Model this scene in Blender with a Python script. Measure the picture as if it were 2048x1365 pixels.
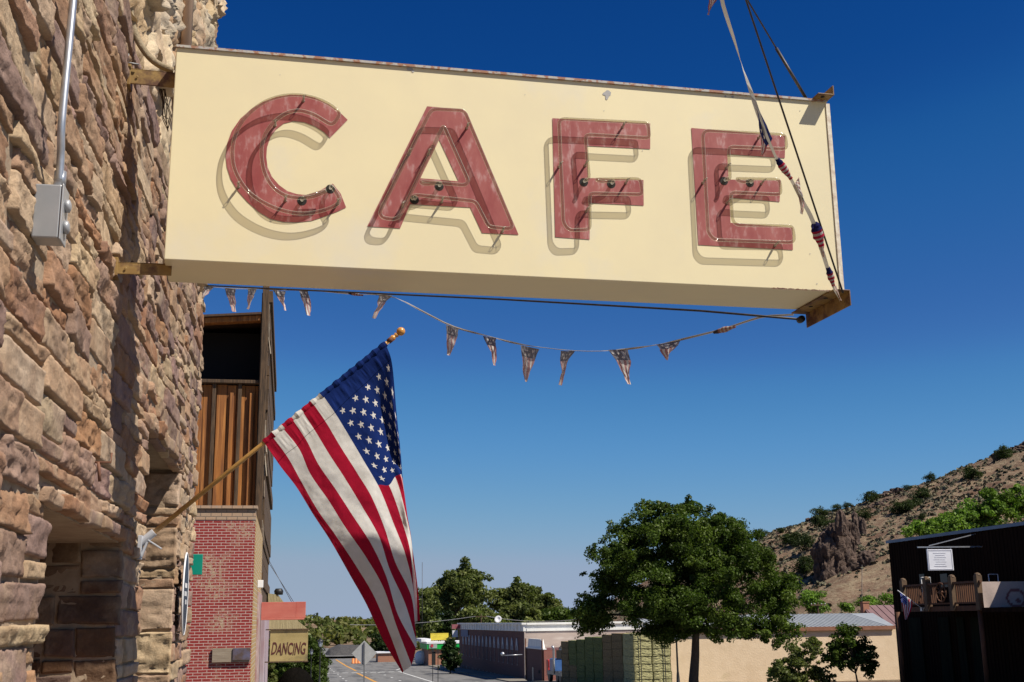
import bpy, math, random
import numpy as np
from mathutils import Vector, Matrix

for o in list(bpy.data.objects): bpy.data.objects.remove(o, do_unlink=True)
SC = bpy.context.scene
COL = SC.collection
rng = np.random.default_rng(7)
random.seed(7)

# ------------------------------------------------------------------ camera (eye at the world origin, street runs along +Y)
FPX, YAW, PITCH, ROLL = 2375.0, math.radians(10.666), math.radians(13.234), math.radians(-0.846)
_f = np.array([math.sin(YAW)*math.cos(PITCH), math.cos(YAW)*math.cos(PITCH), math.sin(PITCH)])
_r0 = np.array([math.cos(YAW), -math.sin(YAW), 0.0]); _u0 = np.cross(_r0, _f)
CR = _r0*math.cos(ROLL)+_u0*math.sin(ROLL); CU = -_r0*math.sin(ROLL)+_u0*math.cos(ROLL); CF = _f
cam_d = bpy.data.cameras.new('camera'); cam = bpy.data.objects.new('camera', cam_d); COL.objects.link(cam)
cam_d.sensor_width = 36; cam_d.sensor_fit = 'HORIZONTAL'; cam_d.lens = FPX/2048*36
cam_d.clip_start = 0.05; cam_d.clip_end = 20000
cam.matrix_world = Matrix(((CR[0], CU[0], -CF[0], 0), (CR[1], CU[1], -CF[1], 0), (CR[2], CU[2], -CF[2], 0), (0, 0, 0, 1)))
SC.camera = cam

# ------------------------------------------------------------------ world + sun
LD = np.array([-1.0, 0.82, -1.7]); LD /= np.linalg.norm(LD)          # direction the light travels
SUN_EL = math.asin(-LD[2]); SUN_ROT = math.atan2(-LD[0], -LD[1])       # compass angle from +Y towards +X
w = bpy.data.worlds.new('World'); SC.world = w; w.use_nodes = True
nt = w.node_tree; nt.nodes.clear()
wo = nt.nodes.new('ShaderNodeOutputWorld'); bg = nt.nodes.new('ShaderNodeBackground'); sky = nt.nodes.new('ShaderNodeTexSky')
sky.sky_type = 'NISHITA'; sky.sun_disc = False; sky.sun_elevation = SUN_EL; sky.sun_rotation = SUN_ROT
sky.altitude = 1800; sky.air_density = 0.75; sky.dust_density = 0.25; sky.ozone_density = 3.0
bg.inputs[1].default_value = 0.075
EXPO = 0.55
# clear high-desert sky as the polarised photograph recorded it: per-channel response on the Nishita radiance
SK = 0.075
def _m(op, a, b_):
    x = nt.nodes.new('ShaderNodeMath'); x.operation = op; nt.links.new(a, x.inputs[0]); x.inputs[1].default_value = b_; return x.outputs[0]
sep = nt.nodes.new('ShaderNodeSeparateColor'); cmb = nt.nodes.new('ShaderNodeCombineColor'); nt.links.new(sky.outputs[0], sep.inputs[0])
CURV = ([(0, 0), (.054, .005), (.064, .014), (.091, .040), (.140, .098), (.258, .240), (.32, .30), (1, .34)],
        [(0, 0), (.098, .064), (.113, .100), (.159, .146), (.197, .228), (.263, .308), (.386, .385), (.5, .395), (1, .42)],
        [(0, 0), (.200, .270), (.225, .330), (.297, .415), (.355, .505), (.438, .568), (.521, .558), (.6, .52), (1, .52)])
for i_, pts_ in enumerate(CURV):
    fc = nt.nodes.new('ShaderNodeFloatCurve'); cv_ = fc.mapping.curves[0]; cv_.points[0].location = pts_[0]; cv_.points[1].location = pts_[-1]
    for p_ in pts_[1:-1]: cv_.points.new(*p_)
    for p_ in cv_.points: p_.handle_type = 'AUTO_CLAMPED'
    fc.mapping.update(); nt.links.new(_m('MULTIPLY', sep.outputs[i_], SK), fc.inputs['Value'])
    nt.links.new(_m('MULTIPLY', fc.outputs[0], 1/SK/2**EXPO), cmb.inputs[i_])
bg.inputs[1].default_value = SK
nt.links.new(cmb.outputs[0], bg.inputs[0]); nt.links.new(bg.outputs[0], wo.inputs[0])
sd = bpy.data.lights.new('sun', 'SUN'); sd.energy = 4.6; sd.angle = math.radians(0.53); sd.color = (1.0, 0.93, 0.82)
so = bpy.data.objects.new('sun', sd); COL.objects.link(so); so.location = (20, -15, 40)
so.rotation_euler = Vector(LD).to_track_quat('-Z', 'Y').to_euler()
SC.view_settings.view_transform = 'Standard'; SC.view_settings.look = 'None'
SC.view_settings.exposure = EXPO; SC.view_settings.gamma = 1
SC.render.film_transparent = False
SC.cycles.max_bounces = 8; SC.cycles.transparent_max_bounces = 24
try: SC.cycles.use_denoising = True
except Exception: pass

# ------------------------------------------------------------------ pixel -> world points (pixels of the 2048 x 1365 photograph)
def ray(px, py): return CF*FPX + CR*(px-1024) + CU*(682.5-py)
def U(px, py, Y):
    d = ray(px, py); return d*(Y/d[1])
def UX(px, py, X):
    d = ray(px, py); return d*(X/d[0])
def UPL(px, py, P, n):
    d = ray(px, py); P = np.asarray(P, float); n = np.asarray(n, float); return d*((P@n)/(d@n))
def UV(px, py, A, B):      # vertical plane through A and B
    A = np.asarray(A, float); B = np.asarray(B, float); t = B-A
    return UPL(px, py, A, (t[1], -t[0], 0))
def proj(P):
    P = np.asarray(P, float); d = P@CF
    return 1024+FPX*(P@CR)/d, 682.5-FPX*(P@CU)/d

# ------------------------------------------------------------------ noise
_tab = np.random.default_rng(3).random(65536)
def vn(p, seed=0):
    i = np.floor(p).astype(np.int64); f = p-i; f = f*f*(3-2*f); out = 0
    for dx in (0, 1):
        for dy in (0, 1):
            for dz in (0, 1):
                h = ((i[:, 0]+dx)*73856093) ^ ((i[:, 1]+dy)*19349663) ^ ((i[:, 2]+dz)*83492791) ^ (seed*2654435)
                h = (h ^ (h >> 13))*1274126177
                v = _tab[(h ^ (h >> 16)) & 65535]
                wx = f[:, 0] if dx else 1-f[:, 0]; wy = f[:, 1] if dy else 1-f[:, 1]; wz = f[:, 2] if dz else 1-f[:, 2]
                out = out+v*wx*wy*wz
    return out*2-1
def fbm(p, o=4, seed=0):
    p = np.asarray(p, float); a = 1.0; s = 0; t = 0
    for k in range(o):
        s = s+a*vn(p*(2.03**k)+k*17.3, seed+k); t += a; a *= .5
    return s/t

# ------------------------------------------------------------------ mesh helpers
def mesh_np(name, V, F, cols=None, smooth=False, face_cols=None, F3=None):
    V = np.asarray(V, np.float32).reshape(-1, 3)
    me = bpy.data.meshes.new(name); nv = len(V)
    parts = []
    F = np.asarray(F, np.int32).reshape(-1, 4) if len(F) else np.zeros((0, 4), np.int32)
    loops = F.ravel(); starts = np.arange(len(F))*4; tot = np.full(len(F), 4)
    if F3 is not None and len(F3):
        F3 = np.asarray(F3, np.int32).reshape(-1, 3)
        starts = np.concatenate([starts, len(loops)+np.arange(len(F3))*3]); tot = np.concatenate([tot, np.full(len(F3), 3)])
        loops = np.concatenate([loops, F3.ravel()])
    me.vertices.add(nv); me.vertices.foreach_set('co', V.ravel())
    me.loops.add(len(loops)); me.loops.foreach_set('vertex_index', loops.astype(np.int32))
    me.polygons.add(len(starts)); me.polygons.foreach_set('loop_start', starts.astype(np.int32)); me.polygons.foreach_set('loop_total', tot.astype(np.int32))
    if smooth: me.polygons.foreach_set('use_smooth', np.ones(len(starts), bool))
    me.update(calc_edges=True); me.validate()
    if cols is not None:
        a = me.attributes.new('col', 'FLOAT_COLOR', 'POINT'); c = np.ones((nv, 4), np.float32); c[:, :3] = cols; a.data.foreach_set('color', c.ravel())
    if face_cols is not None:
        a = me.attributes.new('col', 'FLOAT_COLOR', 'CORNER'); c = np.ones((len(starts), 4), np.float32); c[:, :3] = face_cols
        a.data.foreach_set('color', np.repeat(c, tot, axis=0).ravel())
    return me
def wloc(p):
    l = np.zeros(3)
    while p is not None: l = l+np.array(p.location); p = p.parent
    return l
def link_mesh(name, me, mat, parent=None):
    o = bpy.data.objects.new(name, me); COL.objects.link(o)
    if mat is not None:
        for m in (mat if isinstance(mat, (list, tuple)) else [mat]): me.materials.append(m)
    if parent is not None:
        l = wloc(parent); me.transform(Matrix.Translation((-l[0], -l[1], -l[2]))); o.parent = parent
    return o
def tag(o, label=None, cat=None, group=None, kind=None):
    if label: o['label'] = label
    if cat: o['category'] = cat
    if group: o['group'] = group
    if kind: o['kind'] = kind
    return o
def thing(name, label, cat, loc=(0, 0, 0), group=None):
    o = bpy.data.objects.new(name, None); COL.objects.link(o); o.location = [float(x) for x in loc]; o.empty_display_size = .2
    return tag(o, label, cat, group)
def reorigin(o, loc):
    o.data.transform(Matrix.Translation([-float(x) for x in loc])); o.location = [float(x) for x in loc]; return o
class MB:
    def __init__(s): s.v = []; s.f = []; s.m = []; s.c = []; s.mi = 0; s.col = (1, 1, 1)
    def add(s, vs, fs):
        b = len(s.v); s.v += [tuple(float(q) for q in x) for x in vs]
        for f in fs: s.f.append([b+i for i in f]); s.m.append(s.mi); s.c.append(s.col)
        return s
    def box(s, x0, x1, y0, y1, z0, z1, M=None):
        vs = [(x, y, z) for z in (z0, z1) for y in (y0, y1) for x in (x0, x1)]
        if M is not None: vs = [tuple(M@Vector(q)) for q in vs]
        return s.add(vs, [(0, 2, 3, 1), (4, 5, 7, 6), (0, 1, 5, 4), (2, 6, 7, 3), (0, 4, 6, 2), (1, 3, 7, 5)])
    def hexa(s, p):  # p: 8 corners, bottom four (ccw), then top four
        return s.add(p, [(3, 2, 1, 0), (4, 5, 6, 7), (0, 1, 5, 4), (1, 2, 6, 5), (2, 3, 7, 6), (3, 0, 4, 7)])
    def beam(s, A, B, w, h, up=(0, 0, 1)):
        A = Vector(A); B = Vector(B); d = (B-A).normalized(); u = Vector(up); r = d.cross(u)
        if r.length < 1e-4: r = d.cross(Vector((1, 0, 0)))
        r.normalize(); u = r.cross(d)
        p = []
        for e in (A, B):
            p.append([e+r*w/2*a+u*h/2*b for a, b in ((-1, -1), (1, -1), (1, 1), (-1, 1))])
        return s.add(p[0]+p[1], [(0, 1, 2, 3), (7, 6, 5, 4), (0, 4, 5, 1), (1, 5, 6, 2), (2, 6, 7, 3), (3, 7, 4, 0)])
    def tube(s, pts, r, n=8, cap=True):
        P = [Vector(p) for p in pts]; N = len(P); rr = r if hasattr(r, '__len__') else [r]*N
        vs = []; prev = None
        for i in range(N):
            d = (P[min(i+1, N-1)]-P[max(i-1, 0)])
            d = d.normalized() if d.length > 1e-9 else Vector((0, 0, 1))
            a = prev if prev is not None else (Vector((0, 0, 1)) if abs(d.z) < .9 else Vector((1, 0, 0)))
            a = (a-d*a.dot(d)); a.normalize(); b = d.cross(a); prev = a
            for k in range(n):
                t = 2*math.pi*k/n; vs.append(P[i]+(a*math.cos(t)+b*math.sin(t))*rr[i])
        fs = [(i*n+k, i*n+(k+1) % n, (i+1)*n+(k+1) % n, (i+1)*n+k) for i in range(N-1) for k in range(n)]
        if cap: fs += [tuple(range(n-1, -1, -1)), tuple((N-1)*n+k for k in range(n))]
        return s.add(vs, fs)
    def lathe(s, prof, c=(0, 0, 0), n=16, axis=None):
        vs = []; A = Vector(axis).normalized() if axis is not None else Vector((0, 0, 1))
        e = Vector((1, 0, 0)) if abs(A.x) < .9 else Vector((0, 1, 0)); a = (e-A*e.dot(A)).normalized(); b = A.cross(a); C = Vector(c)
        for r, z in prof:
            for k in range(n):
                t = 2*math.pi*k/n; vs.append(C+A*z+(a*math.cos(t)+b*math.sin(t))*max(r, 1e-4))
        N = len(prof)
        fs = [(i*n+k, i*n+(k+1) % n, (i+1)*n+(k+1) % n, (i+1)*n+k) for i in range(N-1) for k in range(n)]
        fs += [tuple(range(n-1, -1, -1)), tuple((N-1)*n+k for k in range(n))]
        return s.add(vs, fs)
    def prism(s, poly, off):   # poly: planar 3-D points; off: extrusion vector
        n = len(poly); P = [Vector(p) for p in poly]; Q = [p+Vector(off) for p in P]
        return s.add(P+Q, [tuple(range(n)), tuple(range(2*n-1, n-1, -1))]+[(i, n+i, n+(i+1) % n, (i+1) % n) for i in range(n)])
    def build(s, name, mat, parent=None, smooth=False, bevel=0, cols=False):
        me = bpy.data.meshes.new(name); me.from_pydata(s.v, [], s.f); me.update()
        if isinstance(mat, (list, tuple)): me.polygons.foreach_set('material_index', s.m)
        if smooth is True: me.polygons.foreach_set('use_smooth', [True]*len(s.f))
        if cols:
            a = me.attributes.new('col', 'FLOAT_COLOR', 'CORNER'); L = []
            for f, c in zip(s.f, s.c): L += [c[0], c[1], c[2], 1]*len(f)
            a.data.foreach_set('color', L)
        o = link_mesh(name, me, mat, parent)
        if smooth == 'auto': me.shade_auto_smooth(use_auto_smooth=True) if hasattr(me, 'shade_auto_smooth') else None
        if bevel:
            b = o.modifiers.new('bevel', 'BEVEL'); b.width = bevel; b.segments = 2; b.limit_method = 'ANGLE'; b.harden_normals = False
        return o
    def top(s, name, mat, label, cat, loc, group=None, **k):
        o = s.build(name, mat, None, **k); reorigin(o, loc); return tag(o, label, cat, group)

# ------------------------------------------------------------------ materials
def s2l(c): return tuple(((x/255)/12.92 if x/255 <= .04045 else ((x/255+.055)/1.055)**2.4) for x in c)
class NT:
    def __init__(s, name):
        s.m = bpy.data.materials.new(name); s.m.use_nodes = True; s.t = s.m.node_tree; s.b = s.t.nodes['Principled BSDF']; s.o = s.t.nodes['Material Output']
    def n(s, typ, **k):
        x = s.t.nodes.new(typ)
        for a, b in k.items(): setattr(x, a, b)
        return x
    def l(s, a, b): s.t.links.new(a, b)
    def mix(s, fac, a, b, blend='MIX'):
        x = s.n('ShaderNodeMix', data_type='RGBA', blend_type=blend)
        for i, v in ((0, fac), (6, a), (7, b)):
            if hasattr(v, 'links'): s.l(v, x.inputs[i])
            elif i == 0: x.inputs[0].default_value = v
            else: x.inputs[i].default_value = (*v[:3], 1)
        return x.outputs[2]
    def coord(s, kind='Object', scale=(1, 1, 1)):
        tc = s.n('ShaderNodeTexCoord'); mp = s.n('ShaderNodeMapping'); mp.inputs['Scale'].default_value = scale
        s.l(tc.outputs[kind], mp.inputs[0]); return mp.outputs[0]
    def noise(s, vec, scale, detail=5, rough=.6, lo=.35, hi=.65):
        x = s.n('ShaderNodeTexNoise'); x.inputs['Scale'].default_value = scale; x.inputs['Detail'].default_value = detail; x.inputs['Roughness'].default_value = rough
        s.l(vec, x.inputs['Vector']); r = s.n('ShaderNodeMapRange'); r.inputs[1].default_value = lo; r.inputs[2].default_value = hi
        s.l(x.outputs[0], r.inputs[0]); return r.outputs[0]
    def bump(s, h, strength=.5, dist=.01, prev=None):
        b = s.n('ShaderNodeBump'); b.inputs['Strength'].default_value = strength; b.inputs['Distance'].default_value = dist
        s.l(h, b.inputs['Height'])
        if prev is not None: s.l(prev, b.inputs['Normal'])
        return b.outputs[0]
    def base(s, c):
        if hasattr(c, 'links'): s.l(c, s.b.inputs['Base Color'])
        else: s.b.inputs['Base Color'].default_value = (*c[:3], 1)
    def attr(s, name='col'):
        a = s.n('ShaderNodeAttribute'); a.attribute_name = name; return a.outputs['Color']
def M(name, c1, c2=None, scale=4, rough=.8, metal=0, bump=0, bscale=40, bdist=.01, stretch=(1, 1, 1), c3=None, s3=1.0, lo=.35, hi=.65, t3=(.55, .65), attr=False, spec=None):
    k = NT(name); k.b.inputs['Roughness'].default_value = rough; k.b.inputs['Metallic'].default_value = metal
    if spec is not None: k.b.inputs['Specular IOR Level'].default_value = spec
    v = k.coord('Object', stretch)
    col = k.attr() if attr else c1
    if attr and c1: col = k.mix(1.0, col, c1, 'MULTIPLY')
    if c2 is not None:
        f = k.noise(v, scale, lo=lo, hi=hi)
        col = k.mix(f, col, c2, 'MULTIPLY' if attr else 'MIX')
    if c3 is not None:
        f = k.noise(v, s3, detail=6, lo=t3[0], hi=t3[1]); col = k.mix(f, col, c3)
    k.base(col)
    if bump: k.l(k.bump(k.noise(v, bscale, lo=0, hi=1), bump, bdist), k.b.inputs['Normal'])
    return k.m
def brick_mat(name, c1, c2, mortar, axis='x', bw=.215, rh=.075, ms=.011, worn=None, ws=1.5, wt=(.55, .66), bump=.6):
    k = NT(name); k.b.inputs['Roughness'].default_value = .85
    tc = k.n('ShaderNodeTexCoord'); sp = k.n('ShaderNodeSeparateXYZ'); cb = k.n('ShaderNodeCombineXYZ')
    k.l(tc.outputs['Object'], sp.inputs[0]); k.l(sp.outputs['X' if axis == 'x' else 'Y'], cb.inputs[0]); k.l(sp.outputs['Z'], cb.inputs[1])
    dn = k.n('ShaderNodeTexNoise'); dn.inputs['Scale'].default_value = 9; k.l(cb.outputs[0], dn.inputs['Vector'])
    ad = k.n('ShaderNodeVectorMath', operation='MULTIPLY_ADD'); k.l(dn.outputs['Color'], ad.inputs[0]); ad.inputs[1].default_value = (.012, .012, 0); k.l(cb.outputs[0], ad.inputs[2])
    b = k.n('ShaderNodeTexBrick'); b.inputs['Scale'].default_value = 1; b.inputs['Brick Width'].default_value = bw; b.inputs['Row Height'].default_value = rh
    b.inputs['Mortar Size'].default_value = ms; b.inputs['Mortar Smooth'].default_value = .3; b.inputs['Bias'].default_value = -.2
    b.inputs['Color1'].default_value = (*c1, 1); b.inputs['Color2'].default_value = (*c2, 1); b.inputs['Mortar'].default_value = (*mortar, 1)
    k.l(ad.outputs[0], b.inputs['Vector'])
    col = b.outputs['Color']; v = cb.outputs[0]
    col = k.mix(k.noise(v, 30, lo=.3, hi=.8), col, tuple(x*.72 for x in c1))
    fine = k.mix(b.outputs['Fac'], col, mortar); col = fine
    if worn: 
        a = k.noise(v, ws, detail=3, lo=wt[0], hi=wt[1]); c = k.noise(v, 16, detail=5, rough=.75, lo=.47, hi=.53)
        mm = k.n('ShaderNodeMath', operation='MULTIPLY'); k.l(a, mm.inputs[0]); k.l(c, mm.inputs[1]); col = k.mix(mm.outputs[0], col, worn)
    k.base(col)
    inv = k.n('ShaderNodeMath', operation='SUBTRACT'); inv.inputs[0].default_value = 1; k.l(b.outputs['Fac'], inv.inputs[1])
    k.l(k.bump(inv.outputs[0], bump, .008), k.b.inputs['Normal'])
    return k.m
def leaf_mat(name, trans=.35):
    k = NT(name); k.t.nodes.remove(k.b)
    c = k.attr(); d = k.n('ShaderNodeBsdfDiffuse'); t = k.n('ShaderNodeBsdfTranslucent'); g = k.n('ShaderNodeBsdfGlossy'); g.inputs['Roughness'].default_value = .45
    g.inputs['Color'].default_value = (.45, .48, .36, 1)
    k.l(c, d.inputs[0]); k.l(k.mix(1.0, c, (1.3, 1.5, .6), 'MULTIPLY'), t.inputs[0])
    m = k.n('ShaderNodeMixShader'); m.inputs[0].default_value = trans; k.l(d.outputs[0], m.inputs[1]); k.l(t.outputs[0], m.inputs[2])
    m2 = k.n('ShaderNodeMixShader'); m2.inputs[0].default_value = .025; k.l(m.outputs[0], m2.inputs[1]); k.l(g.outputs[0], m2.inputs[2])
    k.l(m2.outputs[0], k.o.inputs[0]); return k.m
def cloth_mat(name, trans=.3, attr=True, col=(.5, .5, .5), rough=.9):
    k = NT(name); k.t.nodes.remove(k.b)
    d = k.n('ShaderNodeBsdfDiffuse'); t = k.n('ShaderNodeBsdfTranslucent')
    v = k.coord('Object')
    c = k.attr() if attr else k.mix(0.0, col, col)
    c = k.mix(k.noise(v, 14, lo=.3, hi=.7), c, k.mix(1.0, c, (.86, .86, .84), 'MULTIPLY'))
    k.l(c, d.inputs[0]); k.l(c, t.inputs[0])
    wv = k.noise(v, 900, detail=1, lo=0, hi=1); bp = k.bump(wv, .15, .002); k.l(bp, d.inputs['Normal'])
    m = k.n('ShaderNodeMixShader'); m.inputs[0].default_value = trans; k.l(d.outputs[0], m.inputs[1]); k.l(t.outputs[0], m.inputs[2]); k.l(m.outputs[0], k.o.inputs[0]); return k.m
def glass_tube_mat():
    k = NT('clear_neon_glass'); k.t.nodes.remove(k.b)
    lw = k.n('ShaderNodeLayerWeight'); lw.inputs[0].default_value = .35
    tr = k.n('ShaderNodeBsdfTransparent'); tr.inputs[0].default_value = (.77, .745, .67, 1)
    gl = k.n('ShaderNodeBsdfGlossy'); gl.inputs['Roughness'].default_value = .06; gl.inputs['Color'].default_value = (1, 1, 1, 1)
    df = k.n('ShaderNodeBsdfDiffuse'); df.inputs[0].default_value = (.95, .92, .82, 1)
    cm = k.n('ShaderNodeMixShader'); cm.inputs[0].default_value = .72; tl_ = k.n('ShaderNodeBsdfTranslucent'); tl_.inputs[0].default_value = (.95, .92, .84, 1); dm = k.n('ShaderNodeMixShader'); dm.inputs[0].default_value = .5; k.l(df.outputs[0], dm.inputs[1]); k.l(tl_.outputs[0], dm.inputs[2]); k.l(gl.outputs[0], cm.inputs[1]); k.l(dm.outputs[0], cm.inputs[2])
    r = k.n('ShaderNodeMapRange'); r.inputs[1].default_value = .25; r.inputs[2].default_value = 1; r.inputs[3].default_value = .06; r.inputs[4].default_value = .75; k.l(lw.outputs['Facing'], r.inputs[0])
    m = k.n('ShaderNodeMixShader'); k.l(r.outputs[0], m.inputs[0]); k.l(tr.outputs[0], m.inputs[1]); k.l(cm.outputs[0], m.inputs[2]); k.l(m.outputs[0], k.o.inputs[0]); return k.m

MT = {}
MT['cream'] = M('cream_sign_paint', (.77, .675, .42), (.73, .64, .41), scale=2.5, rough=.42, bump=.04, bscale=8, bdist=.01, c3=(.70, .635, .47), s3=1.7, t3=(.55, .72))
MT['edge'] = M('weathered_grey_paint', (.35, .33, .33), (.45, .42, .36), scale=60, rough=.7, c3=(.30, .14, .08), s3=25, t3=(.5, .56))
MT['olive'] = M('rusty_ochre_paint', (.22, .125, .03), (.33, .21, .065), scale=12, rough=.6, c3=(.10, .042, .016), s3=11, t3=(.47, .60))
MT['redpaint'] = M('faded_red_paint', (.25, .036, .034), (.33, .085, .075), scale=13, rough=.6, c3=(.45, .27, .26), s3=26, t3=(.54, .76), stretch=(1.1, 1, .42), bump=.05)
MT['hole'] = M('dark_hole', (.012, .011, .01), rough=.9)
MT['glass'] = glass_tube_mat()
MT['wire'] = M('black_steel_cable', (.03, .03, .035), (.06, .05, .045), scale=40, rough=.5, metal=.3)
MT['galv'] = M('galvanised_steel', (.42, .43, .45), (.56, .57, .60), scale=16, rough=.38, metal=.75)
MT['greybox'] = M('grey_enamel', (.30, .31, .32), (.36, .36, .37), scale=6, rough=.45, metal=.3)
MT['mortar'] = M('tan_mortar', (.34, .26, .18), (.25, .18, .12), scale=9, rough=.95, bump=.6, bscale=50, bdist=.01)
MT['white'] = M('white_paint', (.78, .78, .78), (.70, .70, .72), scale=9, rough=.5)
MT['brownwood'] = M('dark_brown_boards', (.05, .024, .012), (.09, .045, .02), scale=3, rough=.8, stretch=(9, 9, .5), bump=.3, bscale=9)
MT['steelgrey'] = M('grey_metal', (.2, .2, .2), (.28, .28, .28), scale=8, rough=.45, metal=.6)
MT['black'] = M('black_iron', (.012, .012, .014), (.02, .02, .02), scale=8, rough=.5)
k = NT('sandstone_veneer'); v = k.coord('Object')
c = k.attr()
c = k.mix(k.noise(v, 7, detail=6, lo=.3, hi=.7), c, k.mix(1, c, (.66, .60, .56), 'MULTIPLY'))
c = k.mix(k.noise(v, 2.7, detail=6, lo=.52, hi=.70), c, k.mix(.5, c, (.42, .32, .22)))
c = k.mix(k.noise(v, 60, detail=6, rough=.7, lo=.42, hi=.72), c, k.mix(1, c, (1.3, 1.28, 1.25), 'MULTIPLY'))
k.base(c); k.b.inputs['Roughness'].default_value = .9; k.b.inputs['Specular IOR Level'].default_value = .2
b1 = k.bump(k.noise(v, 22, detail=9, rough=.7, lo=0, hi=1), .75, .012); k.l(k.bump(k.noise(v, 130, detail=4, lo=0, hi=1), .5, .004, b1), k.b.inputs['Normal'])
MT['stone'] = k.m

# ------------------------------------------------------------------ ground profile
GY = [-200, 0, 50, 99, 143, 195, 240, 300, 360, 480, 800, 2500, 6000]
GZ = [0.5, -1.65, -3.3, -5.1, -7.1, -7.7, -8.15, -8.4, -8.2, -5.5, 1.0, -10, -60]
def smooth(a, b, x): t = np.clip((x-a)/(b-a), 0, 1); return t*t*(3-2*t)
def G(y): return np.interp(y, GY, GZ)
_cp = [U(a, b, 350) for a, b in ((1150, 1290), (1240, 1240), (1400, 1135), (1530, 1072), (1700, 1010), (1800, 975), (1950, 932), (2048, 888), (2200, 830), (2600, 700))]
CRX = [p[0] for p in _cp]+[900]; CRZ = [p[2]-1.5 for p in _cp]+[130]
def Hh(x, y):
    x = np.asarray(x, float); y = np.asarray(y, float); g = G(y)
    crest = np.interp(x, CRX, CRZ)
    s = smooth(140, 350, y); back = 1-smooth(365, 560, y)
    hill = np.maximum(crest-(-8.3), 0)*s*back
    p = np.stack([x.ravel()*.018, y.ravel()*.018, np.zeros(x.size)], 1)
    n = fbm(p, 5, 11).reshape(x.shape)
    p2 = np.stack([x.ravel()*.12, y.ravel()*.12, np.zeros(x.size)], 1); n2 = fbm(p2, 4, 21).reshape(x.shape)
    mask = np.clip(hill/12, 0, 1)
    p3 = p2*1.0; rg = (1-np.abs(fbm(p3*[.6, .6, 1], 3, 31)).reshape(x.shape))**3
    hill = hill+mask*(n*3.5+n2*1.1+(rg-.4)*1.2)
    wl = smooth(-10, -160, x)*smooth(60, 400, y)*18*(.6+.5*n)
    far = smooth(330, 700, y)*(n*3.2)*(1-mask)
    return g+hill+wl+far

def grid_mesh(name, xs, ys, hf, mat, dz=0.0, smoothf=True):
    X, Y = np.meshgrid(xs, ys); Z = hf(X, Y)+dz; V = np.stack([X, Y, Z], -1).reshape(-1, 3); nx = len(xs); ny = len(ys)
    i = (np.arange(ny-1)[:, None]*nx+np.arange(nx-1)[None]).ravel(); F = np.stack([i, i+1, i+nx+1, i+nx], 1)
    return link_mesh(name, mesh_np(name, V, F, smooth=smoothf), mat)
# ground materials
k = NT('dry_ground'); v = k.coord('Object')
c = k.mix(k.noise(v, .035, detail=8, lo=.4, hi=.6), (.205, .142, .095), (.135, .08, .055))
c = k.mix(k.noise(v, .35, detail=8, rough=.7, lo=.44, hi=.6), c, (.255, .20, .13))
c = k.mix(k.noise(v, 1.6, detail=6, rough=.7, lo=.5, hi=.66), c, (.11, .065, .04))
k.base(c); k.b.inputs['Roughness'].default_value = .95; k.b.inputs['Specular IOR Level'].default_value = .1
k.l(k.bump(k.noise(v, .9, detail=9, rough=.7, lo=0, hi=1), 1, .6), k.b.inputs['Normal']); MT['ground'] = k.m
MT['asphalt'] = M('worn_asphalt', (.135, .13, .125), (.17, .165, .155), scale=.8, rough=.9, bump=.3, bscale=60, c3=(.09, .088, .085), s3=.25, t3=(.5, .6), stretch=(2, .3, 1))
MT['concrete'] = M('pale_concrete', (.20, .175, .14), (.16, .14, .11), scale=2, rough=.9, bump=.3, bscale=60)
MT['linewhite'] = M('road_line_white', (.6, .6, .58), (.42, .42, .4), scale=3, rough=.8)
MT['lineyellow'] = M('road_line_orange', (.55, .27, .04), (.42, .22, .05), scale=3, rough=.8)
xs = np.unique(np.concatenate([np.linspace(-2500, -200, 20), np.linspace(-200, 60, 66), np.linspace(60, 330, 180), np.linspace(330, 900, 60), np.linspace(900, 4000, 16)]))
ys = np.unique(np.concatenate([np.linspace(-200, 130, 40), np.linspace(130, 420, 190), np.linspace(420, 1000, 80), np.linspace(1000, 6000, 24)]))
tag(grid_mesh('ground', xs, ys, Hh, MT['ground'], dz=-.02), kind='structure')
flat = lambda X, Y: G(Y)+0*X
ysr = np.array([-60, 0, 25, 50, 75, 99, 120, 143, 169, 195, 217, 240, 270, 300])
tag(grid_mesh('road', np.linspace(3.0, 26.0, 4), ysr, flat, MT['asphalt'], .0), kind='structure')
k0 = MB()
for a, b in zip(ysr[:-1], ysr[1:]):
    za, zb = G(a), G(b)
    k0.hexa([(-.83, a, za-.3), (3.0, a, za-.3), (3.0, b, zb-.3), (-.83, b, zb-.3), (-.83, a, za+.13), (3.0, a, za+.13), (3.0, b, zb+.13), (-.83, b, zb+.13)])
tag(k0.build('pavement', MT['concrete'], bevel=0), kind='structure')
k0 = MB()
for a, b in zip(ysr[:-3], ysr[1:-2]):
    za, zb = G(a), G(b)
    k0.hexa([(26.0, a, za-.3), (29.5, a, za-.3), (29.5, b, zb-.3), (26.0, b, zb-.3), (26.0, a, za+.13), (29.5, a, za+.13), (29.5, b, zb+.13), (26.0, b, zb+.13)])
tag(k0.build('pavement_far_side', MT['concrete']), kind='structure')
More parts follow.
